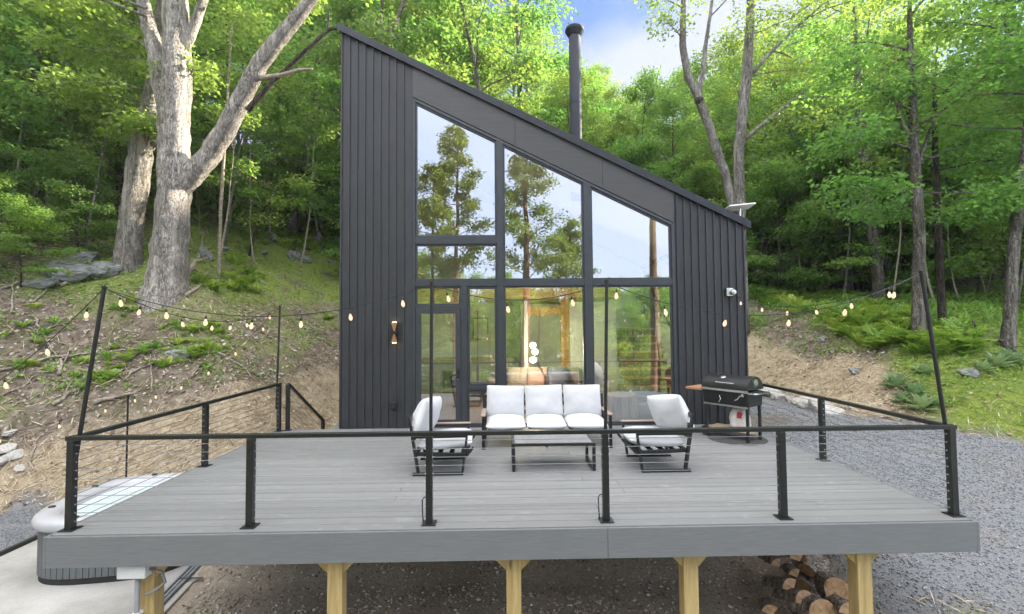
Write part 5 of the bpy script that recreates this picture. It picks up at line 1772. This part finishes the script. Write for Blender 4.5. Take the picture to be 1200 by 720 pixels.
# ------------------------------------------------------------------ scattered stuff
def scatter(n, x0, x1, y0, y1, prob, seed):
    rs = np.random.default_rng(seed)
    x = rs.uniform(x0, x1, n); y = rs.uniform(y0, y1, n)
    # only what the yard side can see, thinning out with distance
    keep = rs.random(n) < np.clip(prob(x, y), 0, 1)
    x, y = x[keep], y[keep]
    ok = ~((x > HX0 - .1) & (x < HX1 + .1) & (y > 9) & (y < 15.6)) & ~((x > -8.05) & (x < -4.2) & (y > 3) & (y < 9.8))
    x, y = x[ok], y[ok]
    return x, y, ground(x, y), rs
def normals(x, y):
    e = .08
    gx = (ground(x + e, y) - ground(x - e, y)) / (2 * e); gy = (ground(x, y + e) - ground(x, y - e)) / (2 * e)
    n = np.stack([-gx, -gy, np.ones_like(gx)], 1); return n / np.linalg.norm(n, axis=1, keepdims=True)
def flat_bits(name, n, box, prob, mat, L, W, lift, tilt, seed, kind='stuff', stand=0.0):
    x, y, z, rs = scatter(n, *box, prob, seed)
    k = len(x); nn = normals(x, y)
    D = rs.normal(0, 1, (k, 3)); D -= nn * (D * nn).sum(1, keepdims=True)
    D /= np.linalg.norm(D, axis=1, keepdims=True)
    D = D + nn * (rs.normal(0, tilt, k)[:, None] + stand)
    P = np.stack([x, y, z], 1) + nn * (lift * rs.random(k))[:, None]
    N = nn + rs.normal(0, tilt, (k, 3))
    l_ = L * rs.uniform(.55, 1.4, k); w_ = W * rs.uniform(.7, 1.3, k)
    Vv, Ff = leaf_mesh(P, D, N, l_, w_)
    o = np_mesh(name, Vv, Ff, mat); tag(o, kind=kind); return o
def stones(name, n, box, prob, mat, s0, s1, seed):
    x, y, z, rs = scatter(n, *box, prob, seed); k = len(x)
    base = np.array([(1, 0, 0), (0, 1, 0), (-1, 0, 0), (0, -1, 0), (0, 0, .8), (0, 0, -.8)], float)
    f = np.array([(0, 1, 4), (1, 2, 4), (2, 3, 4), (3, 0, 4), (1, 0, 5), (2, 1, 5), (3, 2, 5), (0, 3, 5)])
    s = s0 + (s1 - s0) * rs.random(k) ** 2.5
    Vv = base[None] * (s[:, None, None] * rs.uniform(.55, 1.25, (k, 6, 1)))
    a = rs.random(k) * 6.28; ca_, sa = np.cos(a), np.sin(a)
    X = Vv[..., 0] * ca_[:, None] - Vv[..., 1] * sa[:, None]; Y = Vv[..., 0] * sa[:, None] + Vv[..., 1] * ca_[:, None]
    Vv = np.stack([X + x[:, None], Y + y[:, None], Vv[..., 2] * .8 + (z + s * .25)[:, None]], -1).reshape(-1, 3)
    Ff = (f[None] + (np.arange(k) * 6)[:, None, None]).reshape(-1, 3)
    o = np_mesh(name, Vv, Ff, mat); tag(o, kind='stuff'); return o
Zg = lambda x, y: zones(x, y)
near = lambda x, y, a=9, b=26: np.clip((b - y) / (b - a), .12, 1)
stones('gravel', 150000, (4.0, 13, 4.2, 15.5), lambda x, y: Zg(x, y)[0] * np.clip((14 - y) / 6, .2, 1), M['stones'], .006, .022, 1)
stones('gravel', 16000, (-9.9, -7.9, 6.5, 10.4), lambda x, y: Zg(x, y)[0], M['stones'], .007, .02, 2)
stones('soil_stones', 22000, (-4.3, 4.4, 4.6, 8.2), lambda x, y: Zg(x, y)[3] * (.3 + .7 * (fbm(x, y, .7, 3, 61) > .5)), M['debris'], .004, .036, 3)
stones('bank_stones', 9000, (-14, 15, 9, 18), lambda x, y: (toe_dist(x, y) > .1) * (.25 + .75 * (fbm(x, y, 1.3, 3, 41) > .58)), M['debris'], .012, .06, 4)
flat_bits('dead_leaves', 85000, (-20, 20, 8.5, 26), lambda x, y: (toe_dist(x, y) > .05) * (1 - .8 * Zg(x, y)[1]) * (1 - .9 * Zg(x, y)[2]) * near(x, y), M['litter'], .10, .065, .03, .45, 5)
flat_bits('dead_leaves', 5000, (-4.3, 4.4, 4.6, 8.2), lambda x, y: Zg(x, y)[3] * .7, M['litter'], .06, .03, .01, .3, 15)
flat_bits('straw', 120000, (-12, 11, 4.3, 17), lambda x, y: Zg(x, y)[1] * near(x, y, 11, 20), M['straw'], .20, .013, .03, .3, 6)
flat_bits('grass', 140000, (5, 20, 7, 20), lambda x, y: Zg(x, y)[2] * (toe_dist(x, y) > 0) * near(x, y, 9, 20), M['grass'], .13, .012, .0, .4, 7, stand=.6)
flat_bits('grass', 7000, (4.3, 6.2, 4.2, 6), lambda x, y: .5 * Zg(x, y)[1], M['grass'], .07, .007, .0, .3, 8, stand=.8)
flat_bits('fern_undergrowth', 45000, (4.5, 20, 13, 27), lambda x, y: (toe_dist(x, y) > 3.0) * (toe_dist(x, y) < 11) * (fbm(x, y, 1.5, 3, 71) > .40) * (y > 13), M['fern'], .24, .045, .22, .4, 19, stand=.6)
flat_bits('ground_cover', 150000, (-20, 22, 10, 28), lambda x, y: (toe_dist(x, y) > .7) * np.clip(Zg(x, y)[2] * 1.1 + (fbm(x, y, .8, 3, 51) > .50) * 1.0 * (toe_dist(x, y) > 2.0), 0, 1) * near(x, y, 10, 28), M['cover'], .085, .05, .10, .45, 9, stand=.2)
flat_bits('twigs', 9000, (-16, 14, 9, 22), lambda x, y: (toe_dist(x, y) > .4) * (.3 + .7 * (x < -3)) * near(x, y), M['straw'], .42, .016, .04, .15, 10)

# ------------------------------------------------------------------ fallen branches
def fallen(rows, label, w=4, mat='deadwood', lift=.03):
    P = []
    for i in range(len(rows) - 1):
        for k in range(4):
            u = k / 4; P.append(hit(rows[i][0] * (1 - u) + rows[i + 1][0] * u, rows[i][1] * (1 - u) + rows[i + 1][1] * u))
    P.append(hit(*rows[-1]))
    Q = [P[0]] + [(P[i - 1] + P[i] * 2 + P[i + 1]) / 4 for i in range(1, len(P) - 1)] + [P[-1]]
    Q = [q + Vector((random.uniform(-.03, .03), random.uniform(-.03, .03), lift + random.uniform(0, .04))) for q in Q]
    r0 = w * .35 / CAM_F * P[0].y
    m = MB(); m.tube(Q, [r0 * (1 - .7 * i / (len(Q) - 1)) for i in range(len(Q))], 7)
    if len(Q) > 6:
        for k in (3, 5):
            d = (Q[k + 1] - Q[k]).normalized(); s_ = d.cross(Vector((0, 0, 1))) * random.choice((-1, 1))
            m.tube([Q[k], Q[k] + (d * .2 + s_ * .25 + Vector((0, 0, .06))), Q[k] + (d * .5 + s_ * .42 + Vector((0, 0, .05)))], [r0 * .45, r0 * .3, r0 * .12], 5)
    o = m.build('fallen_branch', M[mat], None, smooth=True, origin=Q[0])
    tag(o, label, 'branch', 'fallen branches on the banks')
BR = [([(0, 438), (60, 424), (120, 416), (165, 412)], 5, 'long pale fallen branch lying across the left bank from the left edge'), ([(72, 340), (90, 322), (105, 306)], 6, 'straight dead stick leaning over the grey ledge'),
      ([(38, 358), (58, 340), (75, 345)], 3, 'curved dead stick below the grey ledge'), ([(45, 400), (62, 385), (80, 374)], 5, 'pale forked stick near the top of the left light pole'), ([(40, 376), (48, 392), (58, 412), (70, 425)], 4, 'pale crooked branch left of the light pole'),
      ([(68, 445), (72, 430), (75, 420)], 7, 'short thick stump-like branch left of the light pole'), ([(0, 470), (25, 458), (48, 440)], 4, 'slanting dead branch at the left edge'), ([(0, 342), (25, 335), (50, 328)], 4, 'thin dead branch left of the ledge'),
      ([(13, 370), (14, 345), (15, 325)], 4, 'short upright dead stub at the left edge'), ([(150, 440), (175, 432), (205, 416)], 4, 'pale stick among ferns below the massive tree'), ([(176, 462), (177, 440), (176, 418)], 3, 'pale twig pointing uphill below the massive tree'),
      ([(215, 425), (240, 410), (262, 420), (285, 432), (296, 448)], 5, 'arched pale root above the cut bank'), ([(225, 445), (235, 430), (245, 428)], 4, 'short pale root stub above the cut bank'), ([(288, 385), (300, 388)], 6, 'short pale log right of the massive tree'),
      ([(218, 325), (232, 305), (240, 275)], 12, 'thick rotten log leaning behind the massive tree'), ([(216, 352), (232, 340), (246, 318)], 7, 'brown dead branch at the foot of the massive tree'), ([(225, 318), (250, 328), (275, 334)], 4, 'thin dead branch right of the massive tree'),
      ([(95, 270), (115, 285), (135, 300)], 5, 'brown dead branch above the grey ledge'), ([(100, 290), (112, 272), (130, 268)], 4, 'short brown branch above the ledge'), ([(62, 478), (82, 466), (100, 455), (118, 452)], 7, 'thick bleached branch below the left light pole'),
      ([(40, 560), (34, 540), (44, 520), (62, 508)], 4, 'pale curved root above the gravel path'), ([(112, 478), (140, 470), (165, 462)], 8, 'bleached log on the crest of the cut bank'),
      ([(1130, 380), (1148, 393), (1158, 402)], 5, 'grey dead branch beside the far right trunk'), ([(1112, 385), (1122, 370), (1132, 368)], 4, 'thin grey branch left of the far right trunk'), ([(1010, 330), (1030, 340), (1060, 336)], 3, 'thin dead branch behind the ferns')]
for rows, w, lab in BR: fallen(rows, lab, w)

# ------------------------------------------------------------------ rocks
def rock(px, py, sx, sy, sz, label, mat='rock', rot=0.0, seed=0, group=None, xyz=None, tilt=.3):
    h = xyz or hit(px, py)
    bm = bmesh.new(); bmesh.ops.create_icosphere(bm, subdivisions=4, radius=1)
    rs = np.random.default_rng(seed); dirs = rs.normal(0, 1, (11, 3)); dirs /= np.linalg.norm(dirs, axis=1, keepdims=True); dist = rs.uniform(.45, .9, 11)
    for v_ in bm.verts:
        p = v_.co
        for d, k in zip(dirs, dist):
            e = p.x * d[0] + p.y * d[1] + p.z * d[2] - k
            if e > 0: p = p - Vector(d) * e * .9
        n_ = float(fbm(np.array([p.x * 2 + p.z * 1.3 + seed]), np.array([p.y * 2 - p.z + seed]), .7, 3, seed % 5)[0]) - .5
        v_.co = p * (1 + n_ * .22)
    me = bpy.data.meshes.new('rock'); bm.to_mesh(me); bm.free()
    me.materials.append(M[mat])
    o = bpy.data.objects.new('rock', me); COL.objects.link(o)
    o.location = (h[0], h[1], h[2] + sz * .12); o.scale = (sx, sy, sz); o.rotation_euler = (tilt, random.uniform(-.2, .2), rot)
    tag(o, label, 'rock', group)
RK = [(82, 322, .95, .6, .42, 'broad grey layered ledge at the left below the saplings'), (118, 322, .75, .55, .40, 'dark grey ledge just left of the second grey trunk'), (98, 304, .5, .4, .24, 'pale flat rock on top of the grey ledge'),
      (45, 336, .55, .4, .2, 'mossy low rock at the left end of the ledge'), (321, 283, .32, .3, .30, 'pale upright rock on the green slope left of the house'), (344, 303, .42, .32, .38, 'largest jagged grey rock on the green slope left of the house'),
      (357, 308, .34, .28, .28, 'grey rock at the right of the jagged rock'), (372, 281, .30, .26, .30, 'grey rock at the foot of the pale sapling'), (309, 298, .30, .25, .18, 'low grey rock left of the jagged rock'),
      (240, 302, .42, .34, .36, 'grey rock behind the rotten log'), (262, 294, .22, .2, .22, 'small pale rock beside the thin birch-like stem'), (388, 308, .24, .2, .16, 'low flat rock beside the house wall'),
      (212, 418, .38, .28, .14, 'flat pale rock in the ferns below the massive tree'), (1002, 436, .22, .16, .12, 'pale rock on the right bank above the straw'), (1134, 438, .30, .2, .14, 'bluish flat rock on the right lawn bank'),
      (965, 400, .2, .16, .12, 'small grey rock near the top of the right straw bank')]
for i, (px, py, a_, b_, c_, lab) in enumerate(RK): rock(px, py, a_, b_, c_, lab, 'rock', random.uniform(-.5, .5), i + 1)
for i, (px, py, s_) in enumerate(((8, 530, .24), (18, 540, .2), (5, 545, .22), (26, 552, .16), (307, 441, .12), (318, 436, .1), (330, 440, .1), (12, 515, .16))):
    rock(px, py, s_, s_ * .8, s_ * .5, ['pale slab stone at the left edge above the gravel path', 'second pale slab just right of the edge slab', 'lowest pale slab at the left edge', 'small pale stone below the slabs', 'small brown stone left of the back corner post', 'smaller brown stone on the cut bank', 'small brown stone nearest the back corner post', 'pale stone above the edge slabs'][i], 'pale_stone', i * .7, 40 + i)
# stone edging where the gravel meets the straw bank
for i in range(9):
    u = i / 8
    px, py = 880 + 92 * u, 457 + 27 * u
    h = hit(px, py, 9, 20)
    s_ = random.uniform(.17, .34)
    rock(px, py, s_ * 1.25, s_ * .8, s_ * .75, 'pale edging stone where the gravel meets the straw bank', 'pale_stone', random.uniform(-.4, .4), 60 + i, 'edging stones along the gravel')

# ------------------------------------------------------------------ firewood under the deck
def log(c, L, r, az, split, label, seed, tilt=.0):
    rs = np.random.default_rng(seed)
    o = thing('firewood_log', label, 'firewood', c, az, 'firewood stacked under the deck')
    n = 22
    if split: prof = [(r * 1.1 * math.cos(a), r * 1.1 * math.sin(a)) for a in np.linspace(.25, .25 + split, 14)] + [(0, 0)]
    else: prof = [(r * (1 + .10 * math.sin(2 * a + seed) + .05 * math.sin(3 * a)) * math.cos(a), r * math.sin(a) * (1 + .06 * math.cos(2 * a + seed))) for a in np.linspace(0, 2 * math.pi, n, endpoint=False)]
    k = len(prof); vs, fs = [], []
    for i, x in enumerate(np.linspace(-L / 2, L / 2, 6)):
        for a, b in prof: vs.append((x + (rs.normal(0, .006) if 0 < i < 5 else 0), a * (1 + rs.normal(0, .02)) , b * (1 + rs.normal(0, .02))))
    for i in range(5):
        for j in range(k): fs.append((i * k + j, (i + 1) * k + j, (i + 1) * k + (j + 1) % k, i * k + (j + 1) % k))
    m = MB(); m.add(vs, fs)
    if split: m.m = [1 if (q % k) >= k - 2 else 0 for q in range(len(fs))]
    R_ = Matrix.Rotation(tilt, 3, 'Y')
    m.v = [tuple(R_ @ Vector(p)) for p in m.v]
    m.build('bark', [M['log_bark'], M['cutwood']], o, world=False)
    for x, rev in ((-L / 2 - .001, False), (L / 2 + .001, True)):
        m2 = MB()
        q = [tuple(R_ @ Vector((x, a, b))) for a, b in prof]
        m2.add(q, [tuple(range(k)) if rev else tuple(range(k - 1, -1, -1))])
        m2.build('cut_end', M['cutwood'], o, world=False)
    return o
def under(px, py, Y): return at(px, py, Y)
# (photo point of the near end, distance, length, radius, yaw, split, label)
LG = [(975, 690, 5.95, .4, .14, 1.35, 0, 'round log with a pale cut face at the right of the firewood pile'), (952, 716, 5.75, .42, .165, 1.75, 0, 'large round log with a dark-hearted cut face, lowest in the pile'),
      (985, 714, 5.7, .5, .11, 1.5, 2.4, 'split pale log at the bottom right of the pile'), (965, 668, 6.5, .6, .12, .35, 2.6, 'long grey log lying crosswise near the top of the pile'), (958, 652, 6.7, .6, .10, .25, 3.2, 'pale topmost log lying crosswise under the deck'),
      (930, 655, 6.6, .5, .10, 1.4, 1.9, 'orange-brown split log at the top of the pile'), (905, 660, 6.7, .5, .085, 1.5, 1.6, 'thin upright-ended split log at the left of the pile'), (929, 673, 6.35, .5, .08, 1.3, 1.7, 'reddish split log in the middle of the pile'),
      (916, 690, 6.1, .5, .11, 1.75, 2.0, 'weathered split log at the left side of the pile'), (930, 705, 5.9, .5, .12, 1.8, 2.2, 'grey split log left of the large round log'), (992, 690, 6.4, .6, .12, .5, 0, 'grey bark log behind the round log'), (902, 716, 5.9, .45, .09, 1.2, 2.0, 'red-barked low log at the left foot of the pile'),
      (945, 683, 6.5, .5, .10, .8, 0, 'dark log in the middle of the pile'), (1012, 712, 5.9, .45, .11, 1.2, 2.4, 'pale split log right of the corner post')]
for i, (px, py, Y, L, r, az, sp, lab) in enumerate(LG):
    p = under(px, py, Y)
    log(p, L * (.8 if 1.0 < az < 2.1 else 1), r * 1.12, az, sp, lab, 80 + i, random.uniform(.2, .4) if 1.0 < az < 2.1 else random.uniform(-.1, .1))
for i, (px, py, Y) in enumerate(((965, 700, 6.5), (940, 715, 6.4), (985, 705, 6.3), (920, 712, 6.5), (1000, 716, 6.3), (955, 690, 6.9), (925, 685, 6.9))):
    log(under(px, py, Y), .55, .12, 1.2 + i * .2, 0 if i % 2 else 2.4, 'log packed inside the firewood pile behind the front row', 100 + i)

# ------------------------------------------------------------------ sky and sun
SUN_EL, SUN_AZ = 25, 65          # degrees, azimuth from straight ahead toward the right
w = bpy.data.worlds.new('World'); SC.world = w
w.use_nodes = True
nt = w.node_tree; nt.nodes.clear()
out = nt.nodes.new('ShaderNodeOutputWorld'); bgd = nt.nodes.new('ShaderNodeBackground')
sky = nt.nodes.new('ShaderNodeTexSky'); sky.sky_type = 'NISHITA'; sky.sun_disc = False
sky.sun_elevation = R(SUN_EL); sky.sun_rotation = R(SUN_AZ)
sky.air_density, sky.dust_density, sky.ozone_density = 0.8, .25, 2.5
tc = nt.nodes.new('ShaderNodeTexCoord'); sp_ = nt.nodes.new('ShaderNodeSeparateXYZ'); nt.links.new(tc.outputs['Generated'], sp_.inputs[0])
def mth(op, a, b):
    n = nt.nodes.new('ShaderNodeMath'); n.operation = op
    for s_, v_ in ((n.inputs[0], a), (n.inputs[1], b)):
        if hasattr(v_, 'links'): nt.links.new(v_, s_)
        else: s_.default_value = v_
    return n.outputs[0]
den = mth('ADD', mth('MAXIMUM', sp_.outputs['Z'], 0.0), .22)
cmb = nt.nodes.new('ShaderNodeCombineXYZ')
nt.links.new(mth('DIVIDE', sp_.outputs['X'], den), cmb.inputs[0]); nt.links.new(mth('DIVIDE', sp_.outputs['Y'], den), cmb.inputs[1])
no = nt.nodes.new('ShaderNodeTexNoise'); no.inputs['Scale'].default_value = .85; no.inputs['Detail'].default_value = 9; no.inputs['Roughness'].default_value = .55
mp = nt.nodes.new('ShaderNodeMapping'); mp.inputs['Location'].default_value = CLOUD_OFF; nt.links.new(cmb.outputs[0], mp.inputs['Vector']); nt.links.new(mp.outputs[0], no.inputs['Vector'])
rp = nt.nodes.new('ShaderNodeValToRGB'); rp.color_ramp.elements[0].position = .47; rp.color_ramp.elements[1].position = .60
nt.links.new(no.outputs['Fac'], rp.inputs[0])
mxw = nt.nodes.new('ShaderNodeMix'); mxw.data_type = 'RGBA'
sm = nt.nodes.new('ShaderNodeMapRange'); sm.interpolation_type = 'SMOOTHSTEP'; sm.inputs[1].default_value = .50; sm.inputs[2].default_value = .74  # blend into the added bright cap overhead
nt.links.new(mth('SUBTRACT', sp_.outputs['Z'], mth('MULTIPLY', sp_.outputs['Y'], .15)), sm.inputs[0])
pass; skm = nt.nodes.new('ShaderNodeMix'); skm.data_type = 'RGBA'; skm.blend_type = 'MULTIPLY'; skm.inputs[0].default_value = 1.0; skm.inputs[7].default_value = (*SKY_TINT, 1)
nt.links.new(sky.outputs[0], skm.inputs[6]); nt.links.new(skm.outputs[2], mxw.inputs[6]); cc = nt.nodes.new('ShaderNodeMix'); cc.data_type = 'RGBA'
cc.inputs[6].default_value = (*CLOUD_LOW, 1); cc.inputs[7].default_value = (*CLOUD_FILL_TOP, 1)
c2 = nt.nodes.new('ShaderNodeMix'); c2.data_type = 'RGBA'; c2.inputs[6].default_value = (*CLOUD_LOW, 1); c2.inputs[7].default_value = (*SKY_BACK_FILL, 1)
sb = nt.nodes.new('ShaderNodeMapRange'); sb.interpolation_type = 'SMOOTHSTEP'; sb.inputs[1].default_value = .25; sb.inputs[2].default_value = -.35  # blend into the brightened sky half behind the camera
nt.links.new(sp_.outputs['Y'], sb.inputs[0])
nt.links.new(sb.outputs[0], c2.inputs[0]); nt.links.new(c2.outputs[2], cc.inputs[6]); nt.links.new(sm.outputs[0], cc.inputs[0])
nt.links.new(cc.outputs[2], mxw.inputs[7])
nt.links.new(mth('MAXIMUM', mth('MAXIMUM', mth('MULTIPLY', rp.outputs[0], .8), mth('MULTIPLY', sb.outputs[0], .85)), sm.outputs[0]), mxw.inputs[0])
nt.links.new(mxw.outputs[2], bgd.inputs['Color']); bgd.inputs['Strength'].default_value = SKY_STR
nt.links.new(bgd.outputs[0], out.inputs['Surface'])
sd = bpy.data.lights.new('sun', 'SUN'); sd.energy = SUN_STR; sd.angle = R(.55); sd.color = (1.0, .89, .72)
so_ = bpy.data.objects.new('sun', sd); COL.objects.link(so_)
dv = Vector((math.sin(R(SUN_AZ)) * math.cos(R(SUN_EL)), math.cos(R(SUN_AZ)) * math.cos(R(SUN_EL)), math.sin(R(SUN_EL))))
so_.rotation_euler = (-dv).to_track_quat('-Z', 'Y').to_euler()
so_.location = (0, 0, 30)

for k_ in list(PROTO):
    if k_ not in USED:
        for ch in list(PROTO[k_].children): bpy.data.objects.remove(ch)
        bpy.data.objects.remove(PROTO[k_])
# thin summer air between the trees: one closed box round everything
bpy.context.view_layer.update()
lo_v, hi_v = Vector((1e9,) * 3), Vector((-1e9,) * 3)
for o in bpy.data.objects:
    if o.type != 'MESH' or o.hide_render: continue
    for c_ in o.bound_box:
        p_ = o.matrix_world @ Vector(c_)
        for k_ in range(3): lo_v[k_] = min(lo_v[k_], p_[k_]); hi_v[k_] = max(hi_v[k_], p_[k_])
t = NT('thin_air')
pv = t.n('ShaderNodeVolumePrincipled'); pv.inputs['Density'].default_value = HAZE; pv.inputs['Color'].default_value = (.95, .97, 1, 1); pv.inputs['Anisotropy'].default_value = .2
t.l(pv.outputs[0], t.out.inputs['Volume'])
m = MB(); m.box(lo_v.x - 2, hi_v.x + 2, lo_v.y - 2, hi_v.y + 2, lo_v.z - 1, hi_v.z + .5)
tag(m.build('haze', t.m), kind='stuff')
print('HAZE BOX', lo_v, hi_v)
for o in list(bpy.data.objects):
    if '_h' in o.keys(): del o['_h']
vs_ = SC.view_settings
SC.display_settings.display_device = 'sRGB'
vs_.view_transform = 'Standard'; vs_.look = 'None'; vs_.gamma = 1.0; vs_.exposure = EXPOSURE; vs_.use_curve_mapping = False
SC.render.engine = 'CYCLES'
cy_ = SC.cycles
cy_.use_denoising = True
try:
    cy_.denoiser = 'OPENIMAGEDENOISE'; cy_.denoising_prefilter = 'ACCURATE'; cy_.denoising_input_passes = 'RGB_ALBEDO_NORMAL'
except Exception: pass
cy_.max_bounces = 7; cy_.diffuse_bounces = 4; cy_.glossy_bounces = 3; cy_.transmission_bounces = 4; cy_.transparent_max_bounces = 12
cy_.caustics_reflective = False; cy_.caustics_refractive = False
cy_.sample_clamp_indirect = 4.0
cy_.use_adaptive_sampling = True; cy_.adaptive_threshold = .015
